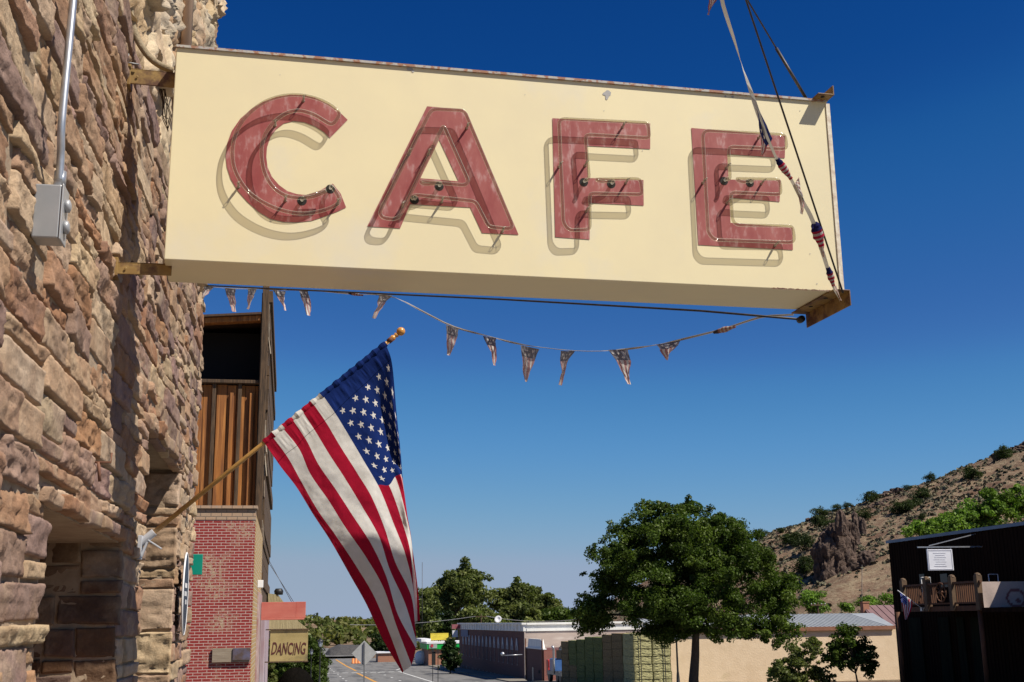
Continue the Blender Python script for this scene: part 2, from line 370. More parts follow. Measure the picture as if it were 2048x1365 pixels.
# open asphalt apron by the filling station and the road climbing the hill beyond
tag(grid_mesh('forecourt', np.linspace(26.0, 60.0, 4), np.array([209, 240, 270, 300]), flat, MT['asphalt'], .004), kind='structure')
V = []; cl = [(13, 300), (10, 330), (6, 370), (-6, 420), (-30, 480)]
for (x, y) in cl: z = float(Hh(np.array([x]), np.array([y]))[0])+.5; V += [(x-7, y, z), (x+7, y, z)]
tag(link_mesh('road_uphill', mesh_np('road_uphill', V, [(2*i, 2*i+1, 2*i+3, 2*i+2) for i in range(len(cl)-1)]), MT['asphalt']), kind='structure')
def strip(name, mat, segs, w):
    b = MB()
    for (x0, y0, x1, y1) in segs:
        n = max(1, int(abs(y1-y0)/12)); 
        for i in range(n):
            ya = y0+(y1-y0)*i/n; yb = y0+(y1-y0)*(i+1)/n; xa = x0+(x1-x0)*i/n; xb = x0+(x1-x0)*(i+1)/n
            b.add([(xa-w/2, ya, G(ya)+.012), (xa+w/2, ya, G(ya)+.012), (xb+w/2, yb, G(yb)+.012), (xb-w/2, yb, G(yb)+.012)], [(0, 1, 2, 3)])
    return tag(b.build(name, mat), kind='structure')
strip('road_marking_centre', MT['lineyellow'], [(11.1, 20, 11.1, 194), (11.6, 206, 11.6, 290)], .42)
strip('road_marking_edge', MT['linewhite'], [(17.3, 60, 17.9, 197), (4.4, 60, 4.4, 196), (18.2, 205, 24, 240)], .3)
strip('road_marking_lane', MT['linewhite'], [(7.7+.003*(y-140), y, 7.7+.003*(y-140), y+2.0) for y in range(60, 300, 9)]+[(14.4, y, 14.4, y+2.0) for y in range(60, 200, 12)], .3)
b = MB()
for i in range(9):
    x = 6.0+i*1.45; b.add([(x, 195.0, G(195)+.012), (x+.9, 195, G(195)+.012), (x+.9, 196.6, G(196.6)+.012), (x, 196.6, G(196.6)+.012)], [(0, 1, 2, 3)])
tag(b.build('road_marking_crossing', MT['linewhite']), kind='structure')

# ------------------------------------------------------------------ stone building
def pack(a0, a1, b0, b1, ca, cb, holes, wr, hr, seed):
    R = random.Random(seed); na = int(round((a1-a0)/ca)); nb = int(round((b1-b0)/cb)); occ = np.zeros((nb, na), bool); out = []
    for j in range(nb):
        for i in range(na):
            y = a0+(i+.5)*ca; z = b0+(j+.5)*cb
            for h in holes:
                if h[0] < y < h[1] and h[2] < z < h[3]: occ[j, i] = True
    for j in range(nb):
        i = 0
        while i < na:
            if occ[j, i]: i += 1; continue
            w_ = R.randint(*wr); h_ = R.choice(hr); 
            while i+w_ > na or occ[j, i:i+w_].any():
                w_ -= 1
                if w_ <= 1: break
            w_ = max(1, min(w_, na-i))
            rest = 0
            while i+w_+rest < na and not occ[j, i+w_+rest] and rest < 3: rest += 1
            if rest < 2: w_ += rest
            while h_ > 1 and (j+h_ > nb or occ[j:j+h_, i:i+w_].any()): h_ -= 1
            occ[j:j+h_, i:i+w_] = True; out.append((a0+i*ca, a0+(i+w_)*ca, b0+j*cb, b0+(j+h_)*cb)); i += w_
    return out
PAL = .92*np.array([(.45, .335, .23), (.40, .28, .19), (.33, .20, .13), (.27, .18, .15), (.43, .31, .21), (.31, .21, .17), (.38, .25, .16), (.50, .385, .27), (.25, .17, .145), (.34, .19, .11), (.47, .36, .24)])
PALC = .85*np.array([(.62, .50, .34), (.58, .44, .28), (.66, .56, .42), (.55, .38, .24), (.60, .52, .40)])
def stones(rects, O, a, bb, n, res, seed, pal=PAL, prot=(.0, .026), rough=.0080, gap=.009, back=-.04):
    O = np.array(O, float); a = np.array(a, float); bb = np.array(bb, float); n = np.array(n, float); R = np.random.default_rng(seed)
    Vs = []; Fs = []; Cs = []; base = 0
    for (a0, a1, b0, b1) in rects:
        r = res(a0, b0) if callable(res) else res
        L = a1-a0; Hq = b1-b0; j = R.normal(0, .003, 4); a0_, a1_, b0_, b1_ = a0+gap/2+j[0], a1-gap/2+j[1], b0+gap/2+j[2], b1-gap/2+j[3]
        ia = np.linspace(0, 1, max(3, int(L/r))+1); ib = np.linspace(0, 1, max(3, int(Hq/r))+1)
        e1, e2 = .004, .014
        sa = np.unique(np.concatenate([[0, e1/L, e2/L, 1-e2/L, 1-e1/L, 1], ia[(ia > e2/L*1.4) & (ia < 1-e2/L*1.4)]]))
        sb = np.unique(np.concatenate([[0, e1/Hq, e2/Hq, 1-e2/Hq, 1-e1/Hq, 1], ib[(ib > e2/Hq*1.4) & (ib < 1-e2/Hq*1.4)]]))
        S, T = np.meshgrid(sa, sb); d = np.minimum(np.minimum(S, 1-S)*L, np.minimum(T, 1-T)*Hq)
        sk = R.normal(0, .005, 2); A = a0_+(a1_-a0_)*S+sk[0]*(T-.5); B = b0_+(b1_-b0_)*T+sk[1]*(S-.5)*.8
        off = R.random(3)*100
        P = np.stack([A.ravel(), B.ravel(), 0*A.ravel()], 1)
        wob = fbm(P*26+off, 3, seed)*.009; wob2 = fbm(P*(12, 26, 1)+off+50, 3, seed)*.006
        fl = R.random(); rr = rough*(.5+1.3*R.random())
        h = fbm(P*(11, 19, 1)+off, 5, seed+5)*rr*1.0-np.abs(fbm(P*(6, 22, 1)+off*2, 4, seed+9))*rr*1.7+rr*.4; fac = fbm(P*(5, 7, 1)+off*3, 2, seed+17); h = h+np.floor(fac*4)/4*rr*1.3
        strat = (fbm(P*(4, 40, 1)+off, 3, seed+13)*.7+fbm(P*(55, 60, 1)+off, 3, seed+19)*.5)*rr; h = h+strat
        h = h.reshape(A.shape)+R.uniform(*prot)+R.normal(0, .010)*(S-.5)+R.normal(0, .007)*(T-.5)
        ed = np.clip(d/.008, 0, 1); prof = np.sqrt(np.clip(1-(1-ed)**2, 0, 1)); h = h*(.6+.4*prof)-.016*(1-prof)
        h = np.where(d < 1e-6, back, h)
        A = A+wob.reshape(A.shape)*(.4+.6*(1-ed)); B = B+wob2.reshape(A.shape)*(.3+.5*(1-ed))
        V = O+A.reshape(-1, 1)*a+B.reshape(-1, 1)*bb+h.reshape(-1, 1)*n
        na = len(sa); nb = len(sb); i = (np.arange(nb-1)[:, None]*na+np.arange(na-1)[None]).ravel()
        Fs.append(np.stack([i, i+1, i+na+1, i+na], 1)+base); Vs.append(V); base += len(V)
        c = pal[R.integers(len(pal))]*R.uniform(.85, 1.15)*np.array([1, R.uniform(.975, 1.02), R.uniform(.94, 1.06)])
        c2 = pal[R.integers(len(pal))]; mixn = np.clip(fbm(P*4+off, 3, seed+30)*1.5, 0, .6)[:, None]; Cs.append(c*(1-mixn)+c2*mixn)
    return np.concatenate(Vs), np.concatenate(Fs), np.concatenate(Cs)
WX = -.82
H1 = (4.3, 6.2, -.30, .40); H2 = (7.1, 9.1, -2.6, 1.12)
cafe = thing('stone_building', 'tall building faced with brown and tan ledgestone veneer at the left edge', 'building', (WX, 5, -1.9))
resf = lambda y, z: (.05 if (y < 2.2 or z < -.75) else .0105 if y < 6.0 else .015)
rects = pack(.4, 10.7, -1.96, 2.80, .05, .068, [H1, H2], (6, 15), [1, 1, 1, 2, 2, 2, 2], 4)
V, F, C_ = stones(rects, (WX, 0, 0), (0, 1, 0), (0, 0, 1), (1, 0, 0), resf, 5)
link_mesh('stone_wall', mesh_np('stone_wall', V, F, cols=C_, smooth=True), MT['stone'], cafe)
# jamb stones that turn the corner into the two openings
ra = []; z = -2.0
pat = [.30, .075, .07, .30, .075, .07, .25, .08, .29, .075, .075, .30]; i = 0
while z < 1.12-.03:
    h = min(pat[i % len(pat)], 1.12-z); ra.append((-.0, .60, z, z+h)); z += h; i += 1
V, F, C_ = stones(ra, (WX+.02, 9.1, 0), (-1, 0, 0), (0, 0, 1), (0, -1, 0), .02, 15, pal=PAL[[0, 1, 4, 6, 7, 2]], prot=(.0, .02), rough=.012)
link_mesh('window_jamb', mesh_np('window_jamb', V, F[:, ::-1], cols=C_, smooth=True), MT['stone'], cafe)
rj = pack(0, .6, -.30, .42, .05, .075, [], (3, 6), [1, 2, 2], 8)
V, F, C_ = stones(rj, (WX+.02, 6.2, 0), (-1, 0, 0), (0, 0, 1), (0, -1, 0), .02, 19, pal=.42*PAL[[2, 3, 5, 6, 9]], prot=(.0, .02))  # palette darkened to paint in the shade of this opening
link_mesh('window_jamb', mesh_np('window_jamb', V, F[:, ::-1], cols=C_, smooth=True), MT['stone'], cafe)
# lintel stones
for lr in ([(4.2+.28*i, 4.2+.28*(i+1), .40, .47) for i in range(8)], [(7.05+.3*i, 7.05+.3*(i+1), 1.12, 1.21) for i in range(7)]):
    V, F, C_ = stones(lr, (WX+.012, 0, 0), (0, 1, 0), (0, 0, 1), (1, 0, 0), .016, 23, prot=(.01, .04)); link_mesh('lintel', mesh_np('lintel', V, F, cols=C_, smooth=True), MT['stone'], cafe)
# cream rubble above the veneer
rr_ = pack(4.4, 10.7, 2.83, 8.6, .1, .1, [], (3, 7), [2, 3, 3, 4, 5], 12)
V, F, C_ = stones(rr_, (WX-.03, 0, 0), (0, 1, 0), (0, 0, 1), (1, 0, 0), .03, 25, pal=PALC, prot=(.0, .09), rough=.035, gap=.012, back=-.06)
link_mesh('upper_rubble_wall', mesh_np('upper_rubble_wall', V, F, cols=C_, smooth=True), MT['stone'], cafe)['label'] = 'rough cream rubble stonework above the veneer'
# core of the wall with the two openings left open
b = MB(); xb, xf = WX-.60, WX-.006
def core(y0, y1, z0, z1, xf=xf): b.box(xb, xf, y0, y1, z0, z1)
core(-3, 4.3, -2.4, 2.82); core(4.3, 6.2, .40, 2.82); core(4.3, 6.2, -2.4, -.30); core(6.2, 7.1, -2.4, 2.82); core(7.1, 9.1, 1.12, 2.82); core(9.1, 10.68, -2.4, 2.82)
core(-3, 10.66, 2.82, 8.6, WX-.05)
b.box(-13, xb-.02, -3, 10.6, -2.4, 8.4)
b.build('wall_core', MT['mortar'], cafe)
b = MB(); b.box(xb-.01, xb+.03, 4.32, 6.18, -.29, .39); b.box(xb-.01, xb+.03, 7.12, 9.08, -2.1, 1.11)
b.build('window_pane', M('dark_glass', (.02, .02, .022), rough=.1), cafe)
b = MB()
for y0, y1, z0, z1 in ((4.32, 6.18, -.29, .39), (7.12, 9.08, -2.0, 1.11)):
    b.box(xb+.03, xb+.08, y0, y1, z0, z0+.07); b.box(xb+.03, xb+.08, y0, y1, z1-.07, z1); b.box(xb+.03, xb+.08, y0, y0+.07, z0+.07, z1-.07); b.box(xb+.03, xb+.08, y1-.07, y1, z0+.07, z1-.07); b.box(xb+.035, xb+.075, (y0+y1)/2-.03, (y0+y1)/2+.03, z0+.07, z1-.07)
b.build('window_frame', MT['brownwood'], cafe, bevel=.004)
b = MB(); b.box(WX-.5, WX+.03, 4.3, 6.2, -.36, -.295); b.build('window_sill', M('brown_sill', (.22, .11, .07), (.3, .2, .14), scale=6), cafe, bevel=.01)
# pale cream pipe down the rubble
b = MB(); pA = UX(377, 0, WX+.06); b.tube([(WX+.06, pA[1], 3.2), (WX+.06, pA[1], 8.4)], .035, 10); b.build('downpipe', M('cream_pipe', (.55, .38, .27), (.5, .36, .26)), cafe, smooth=True)

# ------------------------------------------------------------------ the sign
SY = 5.3; SN = np.array([math.sin(.0417), -math.cos(.0417), 0.0])      # outward normal of the front face
SP = np.array([-.589, SY, 2.0])
SEX = np.array([math.cos(.0417), math.sin(.0417), 0.0])
def US(px, py, off=0.0): return UPL(px, py, SP+SN*off, SN)
tl, bl, tr_, br = US(353, 95), US(328, 519), US(1653, 205), US(1683, 584)
dep = .375; BK = -SN*dep
sign = thing('cafe_sign', 'long cream box sign with red CAFE letters and glass neon tubes over the pavement', 'sign', (bl[0], bl[1]+.2, bl[2]))
b = MB(); t_ = .0
b.hexa([bl, br, br+BK, bl+BK, tl, tr_, tr_+BK, tl+BK]); b.build('cabinet', MT['cream'], sign, bevel=.004)
b = MB(); q = .008; up = np.array([0, 0, 1.])
def lerp(a, b_, t): return a+(b_-a)*t
# thin folded rim along the top edge and down the outer edge
b.beam(tl+SN*.004+up*.004, tr_+SN*.004+up*.004, .014, .012); b.build('top_rim', MT['edge'], sign)
b = MB(); b.beam(tr_+SN*.003+SEX*.003-up*.01, br+SN*.003+SEX*.003+up*.01, .006, .022, up=SEX); b.build('end_rim', M('white_end_rim', (.75, .70, .56), (.5, .4, .3), scale=30, rough=.5), sign)
b = MB(); b.beam(lerp(tl, tr_, .10)+BK*.95+up*.035, lerp(tl, tr_, .26)+BK*.95+up*.035, .04, .06); b.build('ridge_strip', M('rust_brown', (.22, .06, .03), (.15, .05, .03)), sign)
# rust flecks on the lower outer edge, bare grey spots
R_ = random.Random(3); BPM = M('bare_grey_primer', (.33, .33, .33), (.42, .40, .38), scale=40); RFM = M('brown_rust', (.20, .09, .05), (.30, .2, .15), scale=30)
def blob(cx, cy, rx, ry, off=.0015, n=11):
    pts = [US(cx+rx*math.cos(2*math.pi*i/n)*R_.uniform(.6, 1.15), cy+ry*math.sin(2*math.pi*i/n)*R_.uniform(.6, 1.15), off) for i in range(n)]; b = MB(); b.add(pts, [tuple(range(n))]); b.build('bare_patch', BPM, sign)
blob(1215, 188, 9, 7); blob(1214, 194, 4, 6, .0017); blob(820, 138, 7, 3.5); blob(826, 143, 3, 3, .0017); blob(1451, 193, 2.5, 2); blob(1465, 194, 3, 2.5); blob(1620, 508, 1.3, 1.3); blob(1634, 568, 1.3, 1.3)
for x, y in ((1600, 222), (1208, 222), (1285, 302), (1050, 190), (560, 150)): blob(x, y, 1, 1)
for i in range(60):
    t = R_.uniform(.885, .985) if i < 46 else R_.uniform(.45, .9); p = lerp(bl, br, t); ww = R_.uniform(.006, .03) if i < 46 else R_.uniform(.002, .006); hh = R_.uniform(.003, .009) if i < 46 else .003
    p = p+SN*.0016+up*hh*.2; b = MB(); b.add([p-SEX*ww/2-up*hh/2, p+SEX*ww/2-up*hh/2*R_.random(), p+SEX*ww/2*R_.random()+up*hh/2, p-SEX*ww/2*R_.random()+up*hh/2], [(0, 1, 2, 3)]); b.build('rust_fleck', RFM, sign)
# letters
def zz(ox, oy, s, pts): return [(ox+x/s, oy+y/s) for x, y in pts]
CP = zz(430, 170, 4.137, [(1098, 290), (1030, 225), (940, 160), (830, 108), (730, 85), (620, 82), (510, 100), (400, 140), (300, 200), (210, 280), (140, 380), (100, 490), (88, 590), (98, 680), (130, 780), (190, 880), (270, 970), (360, 1050), (460, 1110), (570, 1135), (680, 1138), (800, 1125), (920, 1085), (1010, 1050), (1085, 1015), (1040, 900), (975, 818), (930, 840), (850, 885), (760, 912), (680, 905), (600, 880), (530, 830), (470, 760), (435, 680), (425, 600), (430, 520), (460, 430), (510, 365), (570, 320), (650, 300), (740, 310), (830, 345), (900, 390), (950, 440)])
CT = zz(430, 170, 4.137, [(985, 865), (1020, 920), (1035, 960), (1000, 1000), (900, 1040), (750, 1070), (600, 1055), (450, 1003), (300, 912), (215, 810), (155, 690), (140, 560), (160, 430), (215, 310), (300, 215), (420, 130), (560, 88), (700, 80), (850, 112), (960, 167), (1025, 220), (1028, 255), (985, 320), (950, 325), (900, 295), (820, 245), (700, 208), (600, 225), (500, 290), (420, 390), (385, 500), (385, 620), (415, 750), (480, 850), (560, 910), (650, 935), (780, 935), (880, 902), (925, 872)])
AP = zz(720, 190, 4.135, [(555, 95), (852, 120), (890, 155), (1312, 1158), (1010, 1143), (912, 932), (415, 905), (332, 1105), (60, 1088)])
AH = zz(720, 190, 4.135, [(655, 372), (500, 690), (815, 715)])
AT = zz(720, 190, 4.135, [(640, 745), (510, 735), (505, 715), (870, 748), (898, 715), (690, 250), (330, 1000), (290, 1030), (190, 1020), (160, 975), (580, 140), (615, 118), (845, 128), (872, 150), (1262, 1080), (1240, 1108), (1065, 1092), (955, 880), (460, 828), (425, 845), (440, 870)])
FP = zz(1070, 210, 4.404, [(153, 118), (1015, 165), (1015, 390), (460, 362), (468, 645), (955, 662), (958, 888), (480, 865), (482, 1187), (178, 1165)])
FT = zz(1070, 210, 4.404, [(430, 680), (478, 652), (445, 285), (465, 262), (990, 292), (1008, 275), (998, 175), (980, 158), (240, 122), (212, 150), (250, 1040), (300, 1105), (465, 1100), (485, 1075), (482, 800), (500, 780), (925, 790), (945, 770), (932, 672), (910, 650), (535, 655), (560, 672), (650, 682)])
EP = zz(1350, 230, 3.689, [(120, 97), (815, 155), (810, 320), (385, 290), (395, 478), (780, 482), (772, 642), (402, 612), (410, 797), (868, 832), (870, 998), (172, 960)])
ET = zz(1350, 230, 3.689, [(370, 490), (408, 472), (395, 255), (415, 235), (805, 252), (825, 235), (815, 160), (795, 145), (230, 115), (205, 145), (245, 870), (290, 922), (860, 942), (882, 920), (870, 835), (850, 820), (455, 812), (425, 780), (412, 590), (430, 572), (765, 588), (782, 570), (775, 492), (755, 475), (450, 470), (475, 490), (545, 505)])
HOLES = {'C': zz(430, 170, 4.137, [(955, 862), (720, 960)]), 'A': zz(720, 190, 4.135, [(450, 868), (655, 757)]), 'F': zz(1070, 210, 4.404, [(430, 682), (672, 697)]), 'E': zz(1350, 230, 3.689, [(362, 488), (553, 503)])}
CLIP = {'C': zz(430, 170, 4.137, [(735, 95), (500, 300), (195, 810), (585, 925), (1020, 950)]), 'A': zz(720, 190, 4.135, [(415, 455), (575, 455), (895, 240), (360, 890), (1190, 1100), (685, 855)]), 'F': zz(1070, 210, 4.404, [(790, 160), (230, 510), (460, 500), (820, 655), (470, 905)]), 'E': zz(1350, 230, 3.689, [(640, 140), (225, 475), (400, 365), (660, 480), (405, 625), (760, 940)])}
SO = .050
STM = M('glass_standoff', (.35, .30, .24), (.5, .45, .4), scale=90, rough=.3)
def chaikin(P, n=2, ends=True):
    for _ in range(n):
        Q = [P[0]]
        for a_, b_ in zip(P[:-1], P[1:]): Q += [a_*.75+b_*.25, a_*.25+b_*.75]
        Q.append(P[-1]); P = Q
    return P
def roundcorners(P, r):
    Q = [P[0]]
    for a_, c_, b_ in zip(P[:-2], P[1:-1], P[2:]):
        da = np.linalg.norm(a_-c_); db = np.linalg.norm(b_-c_); ra = min(r, da*.45); rb = min(r, db*.45)
        p0 = c_+(a_-c_)/da*ra; p2 = c_+(b_-c_)/db*rb
        for t in np.linspace(0, 1, 6): Q.append(p0*(1-t)**2+2*c_*t*(1-t)+p2*t*t)
    Q.append(P[-1]); return Q
import mathutils.geometry as mg
for L, PP, TT in (('C', CP, CT), ('A', AP, AT), ('F', FP, FT), ('E', EP, ET)):
    P3 = [US(x, y, .0022) for x, y in PP]; flat2 = [Vector((float((p-SP)@SEX), float(p[2]), 0)) for p in P3]
    loops = [flat2]; allp = list(P3)
    if L == 'A':
        H3 = [US(x, y, .0022) for x, y in AH]; loops.append([Vector((float((p-SP)@SEX), float(p[2]), 0)) for p in H3]); allp += H3
    tris = mg.tessellate_polygon(loops)
    b = MB(); b.add(allp, [tuple(t) for t in tris]); o = b.build('letter', MT['redpaint'], sign); o['label'] = 'painted red letter '+L
    # tube
    pts = [US(x, y, SO) for x, y in TT]
    h0, h1 = [US(x, y, -.01) for x, y in HOLES[L]]
    if L == 'A': h0, h1 = h1, h0
    p2 = roundcorners(pts, .022) if L != 'C' else chaikin(pts, 2)
    a0_ = (h0 if np.linalg.norm(h0-p2[0]) < np.linalg.norm(h1-p2[0]) else h1); a1_ = h1 if a0_ is h0 else h0
    path = roundcorners([a0_, a0_+SN*(SO-.004), p2[1]], .012)[:-1]+p2[1:-1]+roundcorners([p2[-2], a1_+SN*(SO-.004), a1_], .012)[1:]
    b = MB(); b.tube(path, .0088, 12); b.build('neon_tube', MT['glass'], sign, smooth=True)['label'] = 'clear glass neon tube following the '+L
    for (x, y) in HOLES[L]:
        b = MB(); c0 = US(x, y, .0034); n = 20; b.add([c0+(SEX*math.cos(2*math.pi*i/n)+up*math.sin(2*math.pi*i/n))*.022 for i in range(n)], [tuple(range(n))]); b.build('tube_hole', MT['hole'], sign)
    for (x, y) in CLIP[L]:
        b = MB()
        c0 = US(x, y, SO-.008); foot = c0-SN*(SO-.010)-up*.006
        b.tube([foot, foot+SN*.006, lerp(foot, c0, .5), c0], [.009, .005, .0062, .0042], 7)
        b.tube([c0+SEX*.009*math.cos(t)+up*.004*math.cos(t)+SN*.009*math.sin(t)+SN*.006 for t in np.linspace(-2.2, 5.2, 9)], .0014, 5)
        b.build('tube_support', STM, sign, smooth=True)
# steel brackets between wall and sign
def plate(px0, py0, px1, py1, y0, y1):
    A = U(px0, py0, SY+.05); B_ = U(px1, py1, SY+.05); return A, B_
for (x0, y0, x1, y1, hh) in ((258, 136, 345, 146, .078), (232, 524, 332, 528, .056)):
    b = MB(); A = US(x0, y0, -.10); B_ = US(x1+12, y1, -.10)
    b.hexa([A-up*hh, B_-up*hh, B_-up*hh+BK*.02, A-up*hh+BK*.02, A, B_, B_+BK*.02, A+BK*.02])
    b.hexa([A-up*.008, B_-up*.008, B_+BK*.25-up*.008, A+BK*.25-up*.008, A, B_, B_+BK*.25, A+BK*.25])
    b.box(A[0]-.06, A[0]+.01, A[1]-.01, A[1]+.08, A[2]-hh-.01, A[2]+.02)
    for t in (.18,): 
        c0 = lerp(A, B_, t)-up*hh*.55+SN*.004; b.lathe([(.006, 0), (.006, .004)], c0, 8, axis=SN)
    b.build('wall_bracket', MT['olive'], sign, bevel=.002)
b = MB(); A = US(257, 108, -.08); b.tube([A, A-up*.045, A-up*.05+SEX*.05], .004, 6); b.build('eye_bolt', MT['steelgrey'], sign, smooth=True)
def angle_iron(front, back, w_, h_, t=.007, sgn=1):
    f_, k_ = np.array(front), np.array(back); bb = MB(); x = SEX
    bb.hexa([f_-x*w_, f_, k_, k_-x*w_, f_-x*w_+up*t, f_+up*t, k_+up*t, k_-x*w_+up*t])
    if sgn > 0: bb.hexa([f_, f_+x*t, k_+x*t, k_, f_+up*h_, f_+x*t+up*h_, k_+x*t+up*h_, k_+up*h_])
    else: bb.hexa([f_-up*h_, f_+x*t-up*h_, k_+x*t-up*h_, k_-up*h_, f_+up*t*1, f_+x*t+up*t, k_+x*t+up*t, k_+up*t])
    return bb
bb = angle_iron(tr_+SN*.075+up*.007, tr_+BK*1.12+up*.007, .085, .055); bb.build('end_bracket', MT['olive'], sign, bevel=.002)['label'] = 'upper angle iron across the outer end'
b = MB(); c0 = tr_+SN*.045-SEX*.045+up*.0065; b.lathe([(.010, 0), (.010, .002)], c0, 10, axis=(0, 0, -1)); b.build('bolt_hole', MT['hole'], sign)
bb = angle_iron(br+SN*.055-up*.010+SEX*.012, br+BK*1.14-up*.010+SEX*.012, .085, .075, sgn=-1); bb.build('end_bracket', MT['olive'], sign, bevel=.002)['label'] = 'lower angle iron across the outer end'
b = MB()
for t in (.25, .7): b = MB(); b.lathe([(.011, 0), (.011, .002)], br+BK*t-up*.0105-SEX*.04, 10, axis=(0, 0, -1)); b.build('bolt_hole', MT['hole'], sign)
bkb = br+BK*1.13-up*.04-SEX*.02                                # rear end of the lower iron
b = MB(); b.lathe([(.018, -.02), (.02, .0), (.018, .02)], bkb, 10, axis=(0, 1, 0)); b.build('cable_clamp', MT['black'], sign, smooth=True)

# ------------------------------------------------------------------ cables
WXs = WX+.02
def wall_anchor(p0, p1, Y):   # point of the wall face at distance Y that continues the picture line p0-p1
    lo, hi = 0.5, 40
    f = lambda z: (lambda q: (q[0]-p0[0])*(p1[1]-p0[1])-(q[1]-p0[1])*(p1[0]-p0[0]))(proj((WXs, Y, z)))
    a_, b_ = f(lo), f(hi)
    for _ in range(60):
        m = (lo+hi)/2; c_ = f(m)
        if (c_ > 0) == (a_ > 0): lo = m; a_ = c_
        else: hi = m
    return np.array([WXs, Y, lo])
fr_end = br+SN*.05-up*.02-SEX*.02
tb = US(1612, 197, -.14)
TN = np.cross(SEX, np.array([0, -.55, 1.0])); TN /= np.linalg.norm(TN)      # forward-leaning plane in which cable and bunting hang
def UT(px, py, o=0.0): return UPL(px, py, fr_end-np.array([0, o, 0]), TN)
d1 = UT(1492, 0)-fr_end; w1 = fr_end+d1*((WXs-fr_end[0])/d1[0]); w2 = wall_anchor((1494, 0), (1612, 198), 4.6)

def cable(name, pts, r, label, loc=None, sm=True, n=7):
    b = MB(); b.tube(pts, r, n); return b.top(name, MT['wire'], label, 'cable', pts[0] if loc is None else loc, smooth=True)
def sagline(A, B_, s, n=14): return [lerp(np.array(A), np.array(B_), t)-np.array([0, 0, 1])*s*4*t*(1-t) for t in np.linspace(0, 1, n)]
cable('guy_cable', [fr_end, lerp(fr_end, w1, .3), w1], .0048, 'taut black guy cable crossing the right end of the sign down to its lower bracket')
cable('guy_cable', [tb, lerp(tb, w2, .05)], .009, 'short thick wrapped end of cable just behind the upper sign bracket')
cable('guy_cable', [lerp(tb, w2, .04), w2], .0045, 'black guy cable running up from the upper bracket into the sky')
cw = np.array([WXs, 10.45, 0]); cw = UV(398, 571, cw, bkb)
cable('guy_cable', [bkb, UV(1400, 622, cw, bkb), UV(1000, 599, cw, bkb), UV(700, 585, cw, bkb), cw], .0065, 'dark cable running under the sign from the stone wall to the rear bracket')
# flexible conduit at top left
b = MB(); px_ = [(258, -40), (258, 5), (262, 40), (272, 75), (290, 105), (310, 126), (335, 138), (346, 142)]
pts = [US(x, y, -.18) for x, y in px_]; pts = chaikin([np.array(p) for p in pts], 2); b.tube(pts, .017, 12)
o = b.top('flexible_conduit', M('ribbed_tan_conduit', (.22, .17, .10), (.28, .22, .14), scale=30, bump=.8, bscale=60, bdist=.01), 'fat ribbed tan conduit curving down into the inner end of the sign', 'conduit', pts[-1], smooth=True)
b = MB()
for i in range(7):
    x0 = 318+i*2; b.tube([US(x0, 178, -.2), US(x0+4+R_.uniform(-2, 5), 205+R_.uniform(-5, 5), -.2), US(x0+6+R_.uniform(-3, 8), 230+R_.uniform(0, 15), -.2), US(336, 255+R_.uniform(-20, 10), -.2)], .0022, 5)
b.top('loose_wires', M('brown_wire', (.06, .04, .03)), 'tangle of thin dark wires hanging under the upper wall bracket', 'wires', US(325, 180, -.2), smooth=True)
# conduit and junction box on the stone wall
CX = WX+.075
jt = thing('junction_box', 'grey weatherproof outlet box with steel conduit on the near stone wall', 'junction box', UX(125, 470, CX))
b = MB(); c0 = UX(120, 362, CX); pth = [UX(152, -60, CX), UX(141, 60, CX), UX(132, 150, CX), UX(126, 215, CX), UX(122, 262, CX), UX(122, 310, CX), UX(119, 362, CX)]
b.tube(chaikin([np.array(p) for p in pth], 2), .0125, 14); b.tube([c0+up*.03, c0-up*.022], .019, 14); b.build('conduit', MT['galv'], jt, smooth=True)
A = UX(96, 371, CX); B_ = UX(146, 371, CX); Cc = UX(92, 462, CX); yb0, yb1 = min(A[1], Cc[1]), B_[1]; zb0, zb1 = Cc[2], A[2]
yc = UX(119, 362, CX)[1]; hwB = .044
b = MB(); zb0 += .008; b.box(WX+.012, CX+.018, yc-hwB, yc+hwB, zb0, zb0+.176); b.build('box_body', MT['greybox'], jt, bevel=.005)
b = MB(); b.box(CX+.018, CX+.024, yc-hwB-.003, yc+hwB+.003, zb0-.003, zb0+.179); b.build('cover_plate', MT['greybox'], jt, bevel=.003)
for dz in (.05, .12): b = MB(); b.lathe([(.021, 0), (.021, .012), (.010, .017)], (CX+.024, yc, zb0+dz), 14, axis=(1, 0, 0)); b.build('outlet_cap', MT['greybox'], jt, smooth=True)
b = MB(); hk = UX(197, 925, WX+.03); b.tube([hk-np.array([.05, 0, 0]), hk+np.array([.05, 0, 0]), hk+np.array([.05, 0, .04])], .005, 6); b.tube([hk+np.array([0, 0, .0]), hk+np.array([0.01, .0, -.08])], .007, 6)
b.top('iron_hook', M('rust', (.12, .05, .03), (.2, .09, .05), scale=30), 'small rusty iron hook in the stone above the near window', 'hook', hk, smooth=True)

